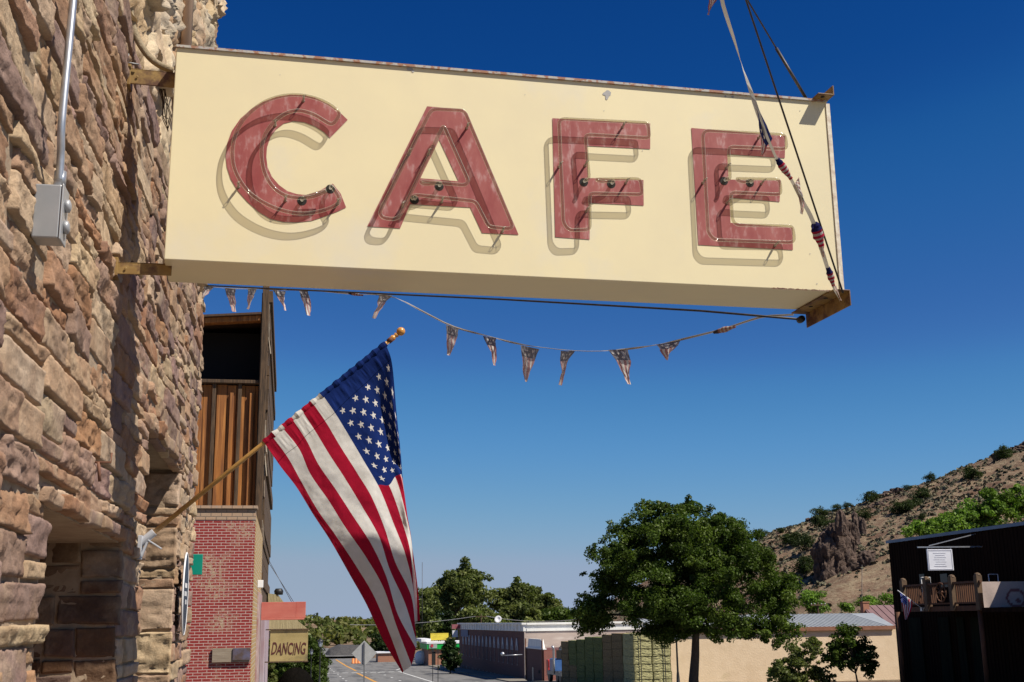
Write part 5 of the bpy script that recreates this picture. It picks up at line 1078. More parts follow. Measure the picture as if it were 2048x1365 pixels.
# ---- street lamps
def lamp_proto(first_label, P, hgt, hs_):
    t = thing('street_lamp', first_label, 'street lamp', P, 'black iron street lamps')
    b = MB(); b.lathe([(.16, 0), (.17, .25), (.10, .35), (.08, .8), (.055, 1.0), (.045, hgt-.72*hs_-.1), (.07, hgt-.72*hs_-.05), (.11, hgt-.70*hs_)], (0, 0, 0), 12); o = b.build('post', MT['black'], None, smooth=True); o.parent = t
    z = hgt-.70*hs_; b = MB()
    for a_ in range(6):
        th = a_*math.pi/3; b.beam((.12*hs_*math.cos(th), .12*hs_*math.sin(th), z), (.21*hs_*math.cos(th), .21*hs_*math.sin(th), z+.42*hs_), .022*hs_, .022*hs_)
    b.lathe([(.25*hs_, z+.42*hs_), (.255*hs_, z+.45*hs_), (.20*hs_, z+.52*hs_), (.10*hs_, z+.58*hs_), (.05*hs_, z+.62*hs_), (.045*hs_, z+.68*hs_), (.01, z+.72*hs_)], (0, 0, 0), 12); o = b.build('lantern_frame', MT['black'], None); o.parent = t
    b = MB(); b.lathe([(.11*hs_, z+.01), (.195*hs_, z+.41*hs_)], (0, 0, 0), 6); o = b.build('lantern_glass', M('lamp_glass', (.45, .5, .55), rough=.15), None, smooth=False); o.parent = t
    return t
LG = []
pz = U(641, 1276, 99); l1 = lamp_proto('tall black street lamp standing in front of the evergreens, left of the road', (pz[0], 99, G(99)), pz[2]-G(99), 1.0)
def dup(r, loc, label, sc=1.0):
    c = r.copy(); COL.objects.link(c); c.location = [float(x) for x in loc]; c['label'] = label; c.scale = (sc, sc, sc)
    for ch in list(r.children):
        d_ = ch.copy(); COL.objects.link(d_); d_.parent = c
        for g in list(ch.children): e_ = g.copy(); COL.objects.link(e_); e_.parent = d_
    return c
H0 = pz[2]-G(99)
p2 = U(623, 1297, 106); dup(l1, (p2[0], 106, p2[2]-H0*.72), 'smaller street lamp against the hedge, left of the tall one', .72)
p3 = U(1352, 1264, 62); l3 = lamp_proto('black street lamp in front of the tan wall, right of the hay stack', (p3[0], 62, G(62)), p3[2]-G(62), .62)
p4 = U(1121, 1283, 112); dup(l1, (p4[0], 112, p4[2]-H0), 'street lamp half hidden at the far end of the hay stack', .9)
# diamond road sign seen from behind
gd = G(54); dc = U(728.5, 1307, 54)
t = thing('road_sign', 'plain grey back of a diamond shaped road sign on a steel post', 'road sign', (dc[0], 54, gd))
hw = 24/FPX*54; b = MB(); b.prism([(dc[0]-hw, 54, dc[2]), (dc[0], 54, dc[2]-hw), (dc[0]+hw, 54, dc[2]), (dc[0], 54, dc[2]+hw)], (0, .006, 0)); b.build('sign_panel', M('bare_aluminium', (.36, .36, .35), (.42, .42, .41), scale=6, rough=.55, metal=.2), t)
b = MB(); b.box(dc[0]-.03, dc[0]+.03, 53.93, 53.995, gd, dc[2]+hw*.85); b.build('post', MT['steelgrey'], t)

# ---- flatbed truck with hay
TX0, TX1 = U(1265, 1300, 76)[0], U(1340, 1300, 76)[0]
g76 = G(76); YH = UX(1122, 1300, TX0)[1]; g99 = G(YH)
def gz_(y): return np.interp(y, [76, YH], [g76, g99])
def wheel(parent, x, y, z, r=.5, w=.28):
    b = MB(); b.lathe([(r*.55, -w/2), (r*.93, -w/2), (r, -w*.35), (r, w*.35), (r*.93, w/2), (r*.55, w/2)], (x, y, z), 22, axis=(1, 0, 0)); wh = b.build('wheel', MT['black'], parent, smooth=True)
    b = MB(); b.lathe([(.05, -w*.3), (r*.55, -w*.25), (r*.56, w*.25), (.05, w*.3)], (x, y, z), 14, axis=(1, 0, 0)); b.build('rim', MT['galv'], wh)
TY = YH+2.5; gc = G(TY+2)
tk = thing('semi_truck', 'blue semi truck tractor with tall chrome exhaust parked beyond the hay', 'truck', (TX0, TY, gc))
pc = U(1108, 1318, TY+1.9)
for yy in (TY+.2, TY+1.4, TY+4.6):
    for xx in (pc[0]+.25, TX1-.5): wheel(tk, xx, yy, gc+.5)
MT['truckblue'] = M('truck_blue', (.06, .14, .34), (.05, .12, .3), rough=.3)
pc = U(1108, 1318, TY+1.9)
b = MB(); b.box(pc[0]+.1, TX1-.4, TY-.3, TY+5.2, gc+.65, gc+.95); b.build('frame', MT['steelgrey'], tk)
b = MB(); b.box(pc[0], TX1-.3, TY+1.9, TY+3.6, gc+.95, pc[2]); b.box(pc[0]+.3, TX1-.6, TY+3.61, TY+5.2, gc+.95, gc+1.9); b.build('cab', MT['truckblue'], tk, bevel=.08)
b = MB(); b.box(pc[0]+.2, TX1-.5, TY+1.85, TY+1.895, gc+2.0, gc+2.7); b.build('window', MT['hole'], tk)
pe = U(1106.5, 1293, TY+1.6); b = MB(); b.tube([(pe[0]+.02, TY+1.6, gc+.8), (pe[0]+.02, TY+1.6, pe[2]-.2), (pe[0]-.1, TY+1.5, pe[2])], .10, 10); b.build('exhaust_stack', MT['galv'], tk, smooth=True)
def bale_mesh(seed, L, W, H_, colr):
    R = np.random.default_rng(seed); n = 16; Vs = []; Fs = []; Cs = []; base = 0
    for ax, sg in ((0, -1), (0, 1), (1, -1), (1, 1), (2, 1), (2, -1)):
        a_, b_ = [i for i in range(3) if i != ax]; S, T = np.meshgrid(np.linspace(-1, 1, n), np.linspace(-1, 1, n)); P = np.zeros((n, n, 3)); P[..., a_] = S; P[..., b_] = T; P[..., ax] = sg
        e = np.maximum(np.abs(S), np.abs(T)); P[..., ax] *= 1-.04*np.clip((e-.8)/.2, 0, 1)**2
        P = P*np.array([W, L, H_])/2; q = P.reshape(-1, 3); nzn = fbm(q*(6, 6, 14)+seed*3, 3, seed)*.06; d_ = np.zeros(3); d_[ax] = sg; q = q+nzn[:, None]*d_*np.clip((1.02-e.ravel())*12, 0, 1)[:, None]
        i = (np.arange(n-1)[:, None]*n+np.arange(n-1)[None]).ravel(); f = np.stack([i, i+1, i+n+1, i+n], 1); 
        Fs.append(f+base); Vs.append(q); base += n*n
        cn = fbm(q*(9, 9, 22)+seed, 3, seed+2); Cs.append(np.array(colr)*(1+cn[:, None]*.7))
    return mesh_np('hay_bale', np.vstack(Vs), np.vstack(Fs), cols=np.vstack(Cs), smooth=False)
HAYM = M('hay', None, attr=True, rough=.95, bump=1, bscale=22, bdist=.05)
W_ = (TX1-TX0)/2; NL = 8; bl_len = (YH-75.8)/NL; NH = 7
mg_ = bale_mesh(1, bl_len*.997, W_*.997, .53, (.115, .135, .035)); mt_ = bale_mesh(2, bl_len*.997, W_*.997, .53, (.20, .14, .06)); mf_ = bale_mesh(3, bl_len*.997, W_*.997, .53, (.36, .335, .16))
for m_ in (mg_, mt_, mf_): m_.materials.append(HAYM)
zt0, zt1 = U(1265, 1267, 76)[2], U(1122, 1284, YH-1)[2]
for j in range(NL):
    yc = 75.8+bl_len*(j+.5); topz = np.interp(yc, [76, YH-1], [zt0, zt1])+(.10 if j in (1, 2, 4) else 0); botz = gz_(yc)+.02; hh = (topz-botz)/NH
    for i in range(2):
        for k_ in range(NH):
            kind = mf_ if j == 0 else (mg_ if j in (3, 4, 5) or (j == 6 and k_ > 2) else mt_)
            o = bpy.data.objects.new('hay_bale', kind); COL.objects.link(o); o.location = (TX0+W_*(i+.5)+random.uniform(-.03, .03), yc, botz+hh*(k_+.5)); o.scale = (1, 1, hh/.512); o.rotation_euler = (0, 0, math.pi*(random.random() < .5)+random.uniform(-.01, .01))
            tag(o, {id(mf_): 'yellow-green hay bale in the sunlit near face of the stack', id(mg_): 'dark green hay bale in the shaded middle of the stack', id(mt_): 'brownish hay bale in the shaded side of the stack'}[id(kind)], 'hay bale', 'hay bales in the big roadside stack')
for xx, lab in ((TX0+.45, 'dark strap down the sunlit face of the hay stack, left one'), (TX1-.45, 'dark strap down the sunlit face of the hay stack, right one')):
    b = MB(); b.box(xx-.025, xx+.025, 75.70, 75.72, g76+.1, zt0+.05); b.box(xx-.025, xx+.025, 75.72, 96.2, zt0+.03, zt0+.05) if False else None; b.top('cargo_strap', MT['black'], lab, 'strap', (xx, 75.7, g76+.1))

# ---- brick hotel
hx, hD = 30.05, 150.0; gh = G(150)-.2; ht = U(1048, 1246, hD)[2]; hc = U(1048, 1263, hD)[2]; gfar = G(208)-.3
hx = U(1048, 1290, hD)[0]
ho = thing('hotel', 'long two storey dark brick hotel with white cornice and pale arched window heads', 'building', (hx, hD, gh))
MT['hotelbrick'] = brick_mat('dark_hotel_brick', (.11, .035, .028), (.15, .05, .04), (.16, .09, .075), axis='y', rh=.12, bw=.3, ms=.012)
b = MB(); b.box(hx, hx+.4, hD, 208, gfar, hc); b.build('street_wall', MT['hotelbrick'], ho)
b = MB(); b.box(hx+.002, hx+26, hD-.3, hD, gh-1, hc-.02); b.build('end_wall', M('stained_pale_stucco', (.46, .37, .31), (.37, .29, .25), scale=.6, rough=.9, stretch=(.4, 1, 2.2), c3=(.52, .44, .38), s3=.9, t3=(.5, .65)), ho)
b = MB(); b.box(hx+.6, hx+26, hD+.02, 207.9, gfar, hc); b.build('roof_deck', MT['mortar'], ho)
MT['cornice'] = M('white_cornice', (.84, .83, .78), (.74, .73, .68), scale=1, rough=.7)
b = MB(); b.box(hx-.35, hx+.3, hD-.5, 208.2, ht-.22, ht); b.box(hx-.12, hx+.3, hD-.35, 208.1, hc, ht-.22); b.box(hx+.3, hx+26, hD-.55, hD+.3, ht-.25, ht); b.box(hx+.3, hx+26, hD-.42, hD+.2, hc, hc+.35); b.box(hx+.3, hx+26, hD-.32, hD+.2, hc+.35, ht-.25); b.build('cornice', MT['cornice'], ho)
b = MB()
for i in range(24): b.box(hx-.30, hx-.121, hD+1+i*2.4, hD+1.25+i*2.4, hc+.05, ht-.225)
b.build('cornice_bracket', MT['cornice'], ho)
archm = M('pale_arch_stone', (.42, .42, .44), rough=.8); trimm = M('grey_window_trim', (.25, .2, .19), rough=.8)
za0 = U(949, 1283, 190)[2]
ys_ = [154.5+i*3.45 for i in range(15)]
hz1 = hc-.95
for i, y in enumerate(ys_):
    w_ = .62; n = 8; prof = [(-w_, -.55), (-w_, 0)]+[(-w_+w_*(t), 1.0*math.sin(t*math.pi/2)**.9) for t in np.linspace(.15, 1, 5)]+[(w_-w_*t, 1.0*math.sin(t*math.pi/2)**.9) for t in np.linspace(.85, .15, 4)]+[(w_, 0), (w_, -.55)]
    inner = [(w_*.55, -.55), (w_*.55, -.15), (0, .15), (-w_*.55, -.15), (-w_*.55, -.55)]
    b = MB(); b.prism([(hx-.02, y+a_, hz1-.9+c_) for a_, c_ in prof+inner], (-.10, 0, 0)); wo_ = b.build('window_head', archm, ho)
    b = MB(); b.box(hx-.01, hx+.05, y-w_*.5, y+w_*.5, hz1-3.2, hz1-1.45); wn = b.build('window', MT['hole'], ho)
    b = MB(); b.box(hx-.06, hx-.012, y-w_*.56, y-w_*.48, hz1-3.2, hz1-1.45); b.box(hx-.06, hx-.012, y-w_*.6, y+w_*.6, hz1-3.32, hz1-3.2); b.box(hx-.05, hx-.012, y-.03, y+.03, hz1-3.2, hz1-1.45); b.build('frame', trimm, wn)
    zb = hz1-5.6; b = MB(); b.box(hx-.01, hx+.05, y-w_*.5, y+w_*.5, zb-1.3, zb+.6); wn = b.build('window', MT['hole'], ho)
    b = MB(); b.box(hx-.07, hx-.012, y-w_*.6, y-w_*.48, zb-1.3, zb+.6); b.box(hx-.06, hx-.012, y-w_*.6, y+w_*.6, zb+.6, zb+.7); b.build('frame', trimm, wn)
b = MB(); p0 = U(918, 1249, 206); b.box(hx-1.6, hx-.14, 205.5, 205.9, p0[2]-.55*206/150, p0[2]); o = b.build('banner', M('dull_red_panel', (.25, .05, .06), (.3, .12, .13), scale=1.5), ho); o['label'] = 'dull red panel at the far end of the cornice'
b = MB(); b.box(hx-1.5, hx-.6, 205.5, 205.7, p0[2]-2.1, p0[2]-1.0); o = b.build('hanging_sign', MT['white'], ho); o['label'] = 'small white hanging panel at the far corner'
b = MB(); b.box(hx-.13, hx-.1, 197, 205, p0[2]-2.0, p0[2]-.9); b.build('wall_sign', M('slate_blue_panel', (.14, .17, .26)), ho)
for px, lab in ((978, 'satellite dish on the hotel roof'),):
    q = U(px, 1243, 180); t = thing('roof_dish', lab, 'dish', (hx+2, 180, ht)); b = MB(); b.lathe([(.02, 0), (.35, .08), (.55, .22), (.53, .24), (.3, .12), (.02, .04)], (hx+2, 180, ht+.45), 14, axis=(-.5, -1, .4)); b.build('dish', MT['white'], t, smooth=True); b = MB(); b.tube([(hx+2, 180, hc), (hx+2, 180, ht+.45)], .05, 6); b.build('mast', MT['steelgrey'], t)
# utility pole behind hotel and its line
q = U(962, 1229, 215); up_ = thing('utility_pole', 'brown utility pole poking above the hotel roof', 'utility pole', (q[0], 215, G(215)))
b = MB(); b.tube([(q[0], 215, G(215)), (q[0], 215, q[2])], [.16, .11], 8); b.build('pole', MT['oldwood'], up_); b = MB(); b.box(q[0]-1.0, q[0]+1.0, 214.85, 215.0, q[2]-.5, q[2]-.35); b.build('crossarm', MT['oldwood'], up_)
WIRE = M('pale_power_line', (.35, .34, .33), rough=.6)
def pline(pts, r, label):
    b = MB(); b.tube(pts, r, 5); o = b.top('power_line', WIRE, label, 'power line', pts[0]); return o
pL = np.array([q[0]-1, 215, q[2]-.35]); pR = np.array([q[0]+1, 215, q[2]-.35])
pline(sagline(U(700, 1250, 225), pL, .5), .05, 'pale power line left of the pole above the hotel'); pline(sagline(pR, U(1160, 1239, 195), .6), .05, 'pale power line right of the pole above the hotel roof')
q2 = U(1635, 1205, 110); u2 = thing('utility_pole', 'wooden utility pole with crossarm behind the metal roof', 'utility pole', (q2[0], 110, G(110)))
b = MB(); b.tube([(q2[0], 110, G(110)), (q2[0], 110, q2[2])], [.13, .09], 8); b.build('pole', MT['oldwood'], u2); b = MB(); b.box(q2[0]-.8, q2[0]+.8, 109.8, 109.9, q2[2]-.32, q2[2]-.2)
b.build('crossarm', MT['oldwood'], u2); b = MB()
for dx in (-.5, -.25, .25, .5): b.lathe([(.03, 0), (.04, .05), (.02, .12)], (q2[0]+dx*1.4, 109.85, q2[2]-.2), 8)
b.build('insulator', MT['white'], u2)
# small brick shop in front of the hotel
sx = U(1087, 1300, 128)[0]; sg = G(128)-.2
sh = thing('small_brick_shop', 'small dark brick shop with pale stepped parapet in front of the hotel', 'building', (sx, 130, sg)); st_ = U(1087, 1300, 128)[2]; sp_ = U(1060, 1283, 136)[2]
b = MB(); b.box(sx, sx+7, 128, 137.5, sg-.5, st_); b.build('wall', MT['hotelbrick'], sh)
b = MB(); b.box(sx+.01, sx+3, 127.9, 127.998, sg-.5, st_-.05); b.build('end_wall', brick_mat('lit_red_brick', (.25, .075, .055), (.3, .1, .07), (.33, .22, .18), rh=.12, bw=.3), sh)  # end wall brick coloured lighter than the street side, its sunlight painted in
b = MB(); b.box(sx-.08, sx+.3, 127.9, 137.6, st_, st_+.14); b.build('coping', MT['cornice'], sh)
b = MB(); b.prism([(sx+.05, 128.6, st_+.14), (sx+.05, 137, st_+.14), (sx+.05, 136.4, sp_+.3), (sx+.05, 129.5, sp_+.3)], (.25, 0, 0)); b.build('parapet', MT['cornice'], sh)
for y, z1, lab in ((128.2, sp_+.35, 'near'), (137.4, sp_+.3, 'far')): b = MB(); b.tube([(sx-.1, y, sg), (sx-.1, y, z1)], .08, 8); b.build('gutter_pipe', M('rusty_pipe', (.22, .09, .05), (.15, .07, .04)), sh)
b = MB(); b.box(sx-.05, sx-.005, 133.4, 134.1, sg, st_-2.0); b.build('door', MT['steelgrey'], sh); b = MB(); b.box(sx-.05, sx-.005, 130, 130.7, sg+1, st_-2.2); b.build('window', MT['hole'], sh)
b = MB(); b.tube([(sx-.2, 139, U(1030, 1310, 139)[2]), (sx-2.3, 139, U(1030, 1311, 139)[2])], .05, 6); b.lathe([(.05, -.15), (.18, -.08), (.24, .06), (.14, .18), (.04, .2)], (sx-2.5, 139, U(1030, 1308, 139)[2]), 12, axis=(-.4, -1, .2)); b.build('wall_lamp', MT['galv'], sh, smooth=True)
# vending box and white wall beyond the truck
p0 = U(1096, 1320, 112); p1 = U(1104, 1352, 112); b = MB(); b.box(p0[0], p1[0], 112, 112.8, p1[2], p0[2]); b.box(p0[0]+.05, p1[0]-.05, 111.95, 111.999, p0[2]-.6, p0[2]-.1)
tag(reorigin(b.build('vending_machine', M('bright_red_enamel', (.5, .03, .02), rough=.4), bevel=.02), (p0[0], 112, p1[2])), 'bright red vending cabinet between the brick shop and the truck', 'vending machine')
p0 = U(1088, 1304, 146); b = MB(); b.box(p0[0], p0[0]+5, 145, 149, G(146), p0[2]); tag(reorigin(b.build('white_shed', MT['white'], bevel=.03), (p0[0], 146, G(146))), 'small white walled shed against the pale end of the hotel', 'shed')
# ---- filling station
gs_ = G(228); fs = thing('filling_station', 'small brick filling station with bright green fascia and white roof edge', 'building', (U(860, 1330, 228)[0], 228, gs_))
a0 = U(857, 1330, 228); a1 = U(925, 1330, 228); a2 = U(843, 1300, 240)
zf0, zf1 = U(860, 1299, 228)[2], U(860, 1288, 228)[2]
b = MB(); b.box(a0[0], a1[0]+6, 228, 240, gs_-.5, zf0); b.build('wall', brick_mat('orange_brick', (.36, .15, .085), (.42, .19, .11), (.4, .28, .2), rh=.15, bw=.4), fs)
b = MB(); b.box(a0[0]-.3, a1[0]+6.2, 227.6, 240.3, zf0, zf1); b.build('fascia', M('bright_green_fascia', (.0, .36, .05), rough=.5), fs)
b = MB(); b.box(a0[0]-.4, a1[0]+6.3, 227.5, 240.4, zf1, zf1+.35); b.box(a0[0]-1.2, a0[0]+.6, 229.5, 241, zf1+.36, zf1+.9); b.build('roof_edge', MT['white'], fs)
b = MB(); b.box(U(864, 1300, 228)[0], U(871, 1300, 228)[0], 227.95, 227.998, gs_, zf0-.5); b.build('door', MT['hole'], fs)
b = MB(); p0 = U(858, 1289, 227.6); p1 = U(874, 1297, 227.6); b.box(p0[0], p1[0], 227.5, 227.59, p1[2], p0[2]); lg = b.build('logo_panel', M('grey_logo_panel', (.3, .36, .32)), fs)
b = MB(); c0 = U(864, 1292, 227.45); b.lathe([(.28, 0), (.28, .03)], c0, 16, axis=(0, -1, 0)); b.build('logo_disc', M('logo_red', (.45, .03, .05)), lg)
p0 = U(861, 1267, 231); p1 = U(897, 1281, 231); st = thing('roof_sign', 'yellow banner sign above the lettering FOOD & DRUG on the filling station roof', 'sign', (p0[0], 231, p1[2]))
b = MB(); b.box(p0[0], p1[0], 231, 231.1, p1[2], p0[2]); b.build('yellow_panel', M('yellow_banner', (.62, .50, .04), (.42, .33, .03), scale=1.2, stretch=(.5, 1, 1.5)), st)
p2 = U(861, 1281, 231); p3_ = U(897, 1286, 231); b = MB(); b.box(p2[0], p3_[0], 231, 231.1, zf1+.36, p2[2]-.01); b.build('black_panel', MT['black'], st)
put_text('lettering', 'FOOD & DRUG', U(863, 1284, 231)[0], U(895, 1284, 231)[0], p3_[2]-.02, U(863, 1282, 231)[2], 230.99, MT['white'], st, 0, .02)['label'] = 'white lettering on a black strip'
b = MB(); b.box(p0[0]+.1, p0[0]+.2, 231.12, 231.2, zf1+.3, p0[2]); b.box(p1[0]-.2, p1[0]-.1, 231.12, 231.2, zf1+.3, p0[2]); b.build('post', MT['steelgrey'], st)
for px, lab in ((868, 'black bollard sign post left of the yellow frame'),):
    pass
yel = M('safety_yellow', (.62, .45, .06), rough=.6)
for i, px in enumerate((877, 894, 904, 910)):
    p0 = U(px, 1331, 205); z1 = U(px, 1334, 205)[2]; b = MB(); b.tube([(p0[0], 205, G(205)-.1), (p0[0], 205, z1+.1)], .16, 10)
    b.top('bollard', yel, ['yellow bollard left of the conical tree, by the grey panel', 'yellow bollard just under the conical tree', 'yellow bollard right of the conical tree', 'rightmost yellow bollard, close to the hotel corner'][i], 'bollard', (p0[0], 205, G(205)), 'yellow bollards by the filling station', smooth=True)
p0 = U(880, 1330, 204); b = MB(); b.box(p0[0], p0[0]+.8, 204, 204.3, p0[2]-1.0, p0[2]); b.box(p0[0]+.3, p0[0]+.5, 204.1, 204.2, G(204), p0[2]-1.0); b.top('price_panel', M('grey_panel', (.3, .33, .35), rough=.4), 'small grey panel on a stand beside the yellow bollards', 'panel', (p0[0], 204, G(204)), bevel=.02)
for px, yb, lab in ((865.5, 150, 'thin black post with a small box at the road edge'), (876, 150, 'thin black post right of the boxed one at the road edge')):
    p0 = U(px, 1303, yb); b = MB(); b.tube([(p0[0], yb, G(yb)), (p0[0], yb, p0[2])], .045, 8); b.box(p0[0]-.14, p0[0]+.14, yb-.1, yb+.1, p0[2]-.1, p0[2]+.25) if px < 870 else b.box(p0[0]-.07, p0[0]+.07, yb-.05, yb+.05, p0[2], p0[2]+.3); b.top('sign_post', MT['black'], lab, 'post', (p0[0], yb, G(yb)), 'posts at the road edge')
cable('antenna_mast', [(U(844.5, 1200, 245)[0], 245, G(245)), U(844.5, 1125, 245)], .05, 'thin grey antenna mast beside the filling station')['category'] = 'mast'
# low brick shed and white tank by the junction
p0 = U(756, 1307, 262); p1 = U(800, 1330, 262); b = MB(); b.box(p0[0], p1[0]+1, 262, 268, G(262)-.5, p0[2]); t = thing('brick_shed', 'low orange brick shed across the junction behind the flag tip', 'shed', (p0[0], 262, G(262)))
b.build('wall', brick_mat('shed_brick', (.36, .15, .085), (.42, .19, .11), (.4, .28, .2), rh=.15, bw=.4), t); b = MB(); b.box(p0[0]-.3, p1[0]+1.3, 261.7, 268.3, p0[2], p0[2]+.25); b.build('roof_edge', MT['white'], t)
p0 = U(838, 1307, 240); b = MB(); b.lathe([(.2, 0), (1.1, .3), (1.25, 1.2), (1.2, 2.0), (.8, 2.5), (.2, 2.7)], (p0[0], 236, G(236)), 18); b.top('white_tank', MT['white'], 'rounded white tank beside the filling station', 'tank', (p0[0], 236, G(236)), smooth=True)
org = M('safety_orange', (.6, .2, .05), rough=.6)
for i, px in enumerate((706, 712, 718)):
    p0 = U(px, 1322, 255); b = MB(); b.lathe([(.35, 0), (.36, .1), (.28, .15), (.25, 1.0), (.1, 1.05)], (p0[0], 255, G(255)), 12); b.top('traffic_barrel', org, ['leftmost orange barrel beside the dark embankment', 'middle orange barrel of the three by the embankment', 'orange barrel closest to the diamond sign'][i], 'barrel', (p0[0], 255, G(255)), 'orange barrels at the junction', smooth=True)
# ---- tan stucco building with metal roof
TD = 80.0; twx0, twx1 = TX1+.5, U(1800, 1300, TD)[0]; gt = G(TD)-.3; ez = U(1700, 1257, TD)[2]
tn = thing('stucco_building', 'long low tan stucco building behind the big tree with a ribbed metal roof', 'building', (twx0, TD, gt))
stuc = M('tan_stucco', (.71, .555, .375), (.64, .49, .32), scale=1.3, rough=.95, bump=.6, bscale=9, bdist=.03, c3=(.55, .43, .26), s3=.7, t3=(.6, .75))
b = MB(); b.box(twx0, twx1, TD, TD+.4, gt, ez); b.box(twx0, twx1, TD+.4, TD+8, gt, ez-.1); b.build('wall', stuc, tn)
rzt = U(1745, 1228, TD+6)[2]; xr0 = U(1790, 1255, TD-.15)[0]; xr1 = U(1746, 1228, TD+6)[0]
b = MB(); b.prism([(twx0, TD-.15, ez+.06), (xr0, TD-.15, ez+.06), (xr1, TD+6, rzt), (twx0, TD+6, rzt)], (0, 0, .05))
for i in range(70):
    x0 = twx0+.3+i*.33
    if x0 < xr0-.4: b.beam((x0, TD-.15, ez+.12), (min(x0, xr1), TD+6, rzt+.06), .05, .05)
b.build('metal_roof', M('galvanised_roofing', (.33, .35, .36), (.40, .42, .42), scale=2, rough=.5, metal=.3), tn)
b = MB(); b.box(twx0, xr0, TD-.21, TD-.153, ez-.12, ez+.14); b.build('rusty_gutter', M('gutter_rust', (.20, .08, .04), (.26, .12, .07), scale=3), tn)
# purple-brown roofed house with chimney
hp0 = U(1722, 1213, 104); hp1 = U(1800, 1213, 104); he = U(1760, 1262, 100)[2]
pr_ = thing('purple_roofed_house', 'house with dull purple metal roof and brick chimney partly behind the saloon', 'building', (hp0[0], 102, G(102)))
b = MB(); b.prism([(hp0[0]-.6, 99.5, he), (hp1[0]+3, 99.5, he), (hp1[0]+3, 104, hp0[2]), (hp0[0]+.1, 104, hp0[2])], (0, 0, .08))
for i in range(9): b.beam((hp0[0]+i*.7, 99.5, he+.1), (hp0[0]+i*.7+.1, 104, hp0[2]+.1), .05, .07)
b.build('roof', M('purple_brown_metal', (.17, .105, .11), (.20, .13, .13), scale=2, rough=.95, spec=.05), pr_)
b = MB(); b.box(hp0[0]-.3, hp1[0]+2.8, 100, 108, G(102)-.5, he-.02); b.build('wall', stuc, pr_)
b = MB(); cq = U(1729, 1206, 103.5); b.box(cq[0]-.3, cq[0]+.3, 103.2, 103.8, he, cq[2]); b.box(cq[0]-.35, cq[0]+.35, 103.15, 103.85, cq[2], cq[2]+.1); b.build('chimney', M('brick_chimney', (.30, .12, .07), (.36, .17, .1), scale=5), pr_)
cable('antenna_mast', [(cq[0]-.1, 105, G(105)), U(1724, 1130, 105)], .03, 'thin dark antenna mast rising beside the brick chimney')['category'] = 'mast'

# ---- timber saloon
SX = 32.0; yN = 36.0; yF = U(0, 0, 1)[1]*0+65.0
a = UX(1777, 1083, SX); yF = a[1]; zF = a[2]; gsn = G(yF)
zs = lambda y: zF
sl = thing('timber_saloon', 'dark timber two storey saloon in deep shade with a balcony and steel roof edge', 'building', (SX, 50, G(50)))
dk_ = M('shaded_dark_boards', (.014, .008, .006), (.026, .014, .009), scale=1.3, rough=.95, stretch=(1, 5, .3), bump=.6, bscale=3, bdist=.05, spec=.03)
zlow = min(G(yF), G(yN))-.3
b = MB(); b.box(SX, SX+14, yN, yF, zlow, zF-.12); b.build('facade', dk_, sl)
b = MB(); y = yN
while y < yF: b.box(SX-.025, SX-.002, y, y+.03, zlow, zF-.14); y += .28
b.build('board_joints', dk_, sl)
b = MB(); b.box(SX-.12, SX+14.2, yN-.1, yF+.1, zF-.115, zF+.04); b.build('roof_edge', M('blue_grey_flashing', (.12, .16, .23), (.16, .2, .27), scale=1, rough=.45, metal=.4), sl)
BXs = 29.5; br0 = UX(1803, 1172, BXs); br1 = UX(1962, 1164, BXs); yb0_, yb1_ = br1[1], br0[1]; zr_ = (br0[2]+br1[2])/2; zfl = UX(1962, 1211, BXs)[2]
rail = M('weathered_rail_wood', (.13, .05, .02), (.07, .03, .014), scale=3, rough=.8, stretch=(3, 3, .5))
bal = MB(); bal.box(BXs, SX-.03, yb0_, yb1_, zfl-.22, zfl); bo = bal.build('balcony', rail, sl)
b = MB(); b.beam((BXs, yb0_, zr_), (BXs, yb1_, zr_), .12, .09); b.beam((BXs, yb0_, zfl+.12), (BXs, yb1_, zfl+.12), .08, .07); b.build('handrail', rail, bo)
pys = [UX(px, 1165, BXs)[1] for px in (1806, 1853, 1904, 1956)]
for y in pys: b = MB(); b.box(BXs-.13, BXs+.13, y-.13, y+.13, zfl-.2, zr_+.26); b.lathe([(.15, 0), (.12, .08), (.03, .12)], (BXs, y, zr_+.26), 10); b.build('rail_post', M('pale_log_post', (.14, .085, .045), (.09, .055, .03), scale=4), bo)
yy = yb0_+.15; n_ = 0
while yy < yb1_-.1 and n_ < 60:
    if min(abs(yy-p) for p in pys) > .16 and not (abs(yy-UX(1885, 1190, BXs)[1]) < .55):
        b = MB(); b.box(BXs-.03, BXs+.03, yy-.035, yy+.035, zfl+.155, zr_-.05); b.build('baluster', rail, bo); n_ += 1
    yy += .17
wy = UX(1885, 1180, BXs)[1]; b = MB(); rr2 = .42
b.tube([(BXs-.1, wy+rr2*math.cos(t), zfl+.62+rr2*math.sin(t)) for t in np.linspace(0, 2*math.pi, 25)], .035, 7, cap=False); b.lathe([(.08, -.08), (.08, .08)], (BXs-.1, wy, zfl+.62), 10, axis=(1, 0, 0))
for i in range(8): t_ = i*math.pi/4; b.tube([(BXs-.1, wy, zfl+.62), (BXs-.1, wy+rr2*math.cos(t_), zfl+.62+rr2*math.sin(t_))], .02, 5)
b.top('wagon_wheel', rail, 'old wagon wheel leaning in the middle of the saloon balcony rail', 'wagon wheel', (BXs-.1, wy, zfl+.2))
for px in (1800, 1966): y = UX(px, 1300, BXs)[1]; b = MB(); b.tube([(BXs+.05, y, G(y)), (BXs+.05, y, zfl-.22)], .11, 8); b.build('porch_post', rail, sl, smooth=True)
y = yN+1; b = MB(); b.box(BXs-.1, SX-.03, yN, yb0_-.02, zfl-.3, zfl-.1); b.build('porch_roof', dk_, sl)
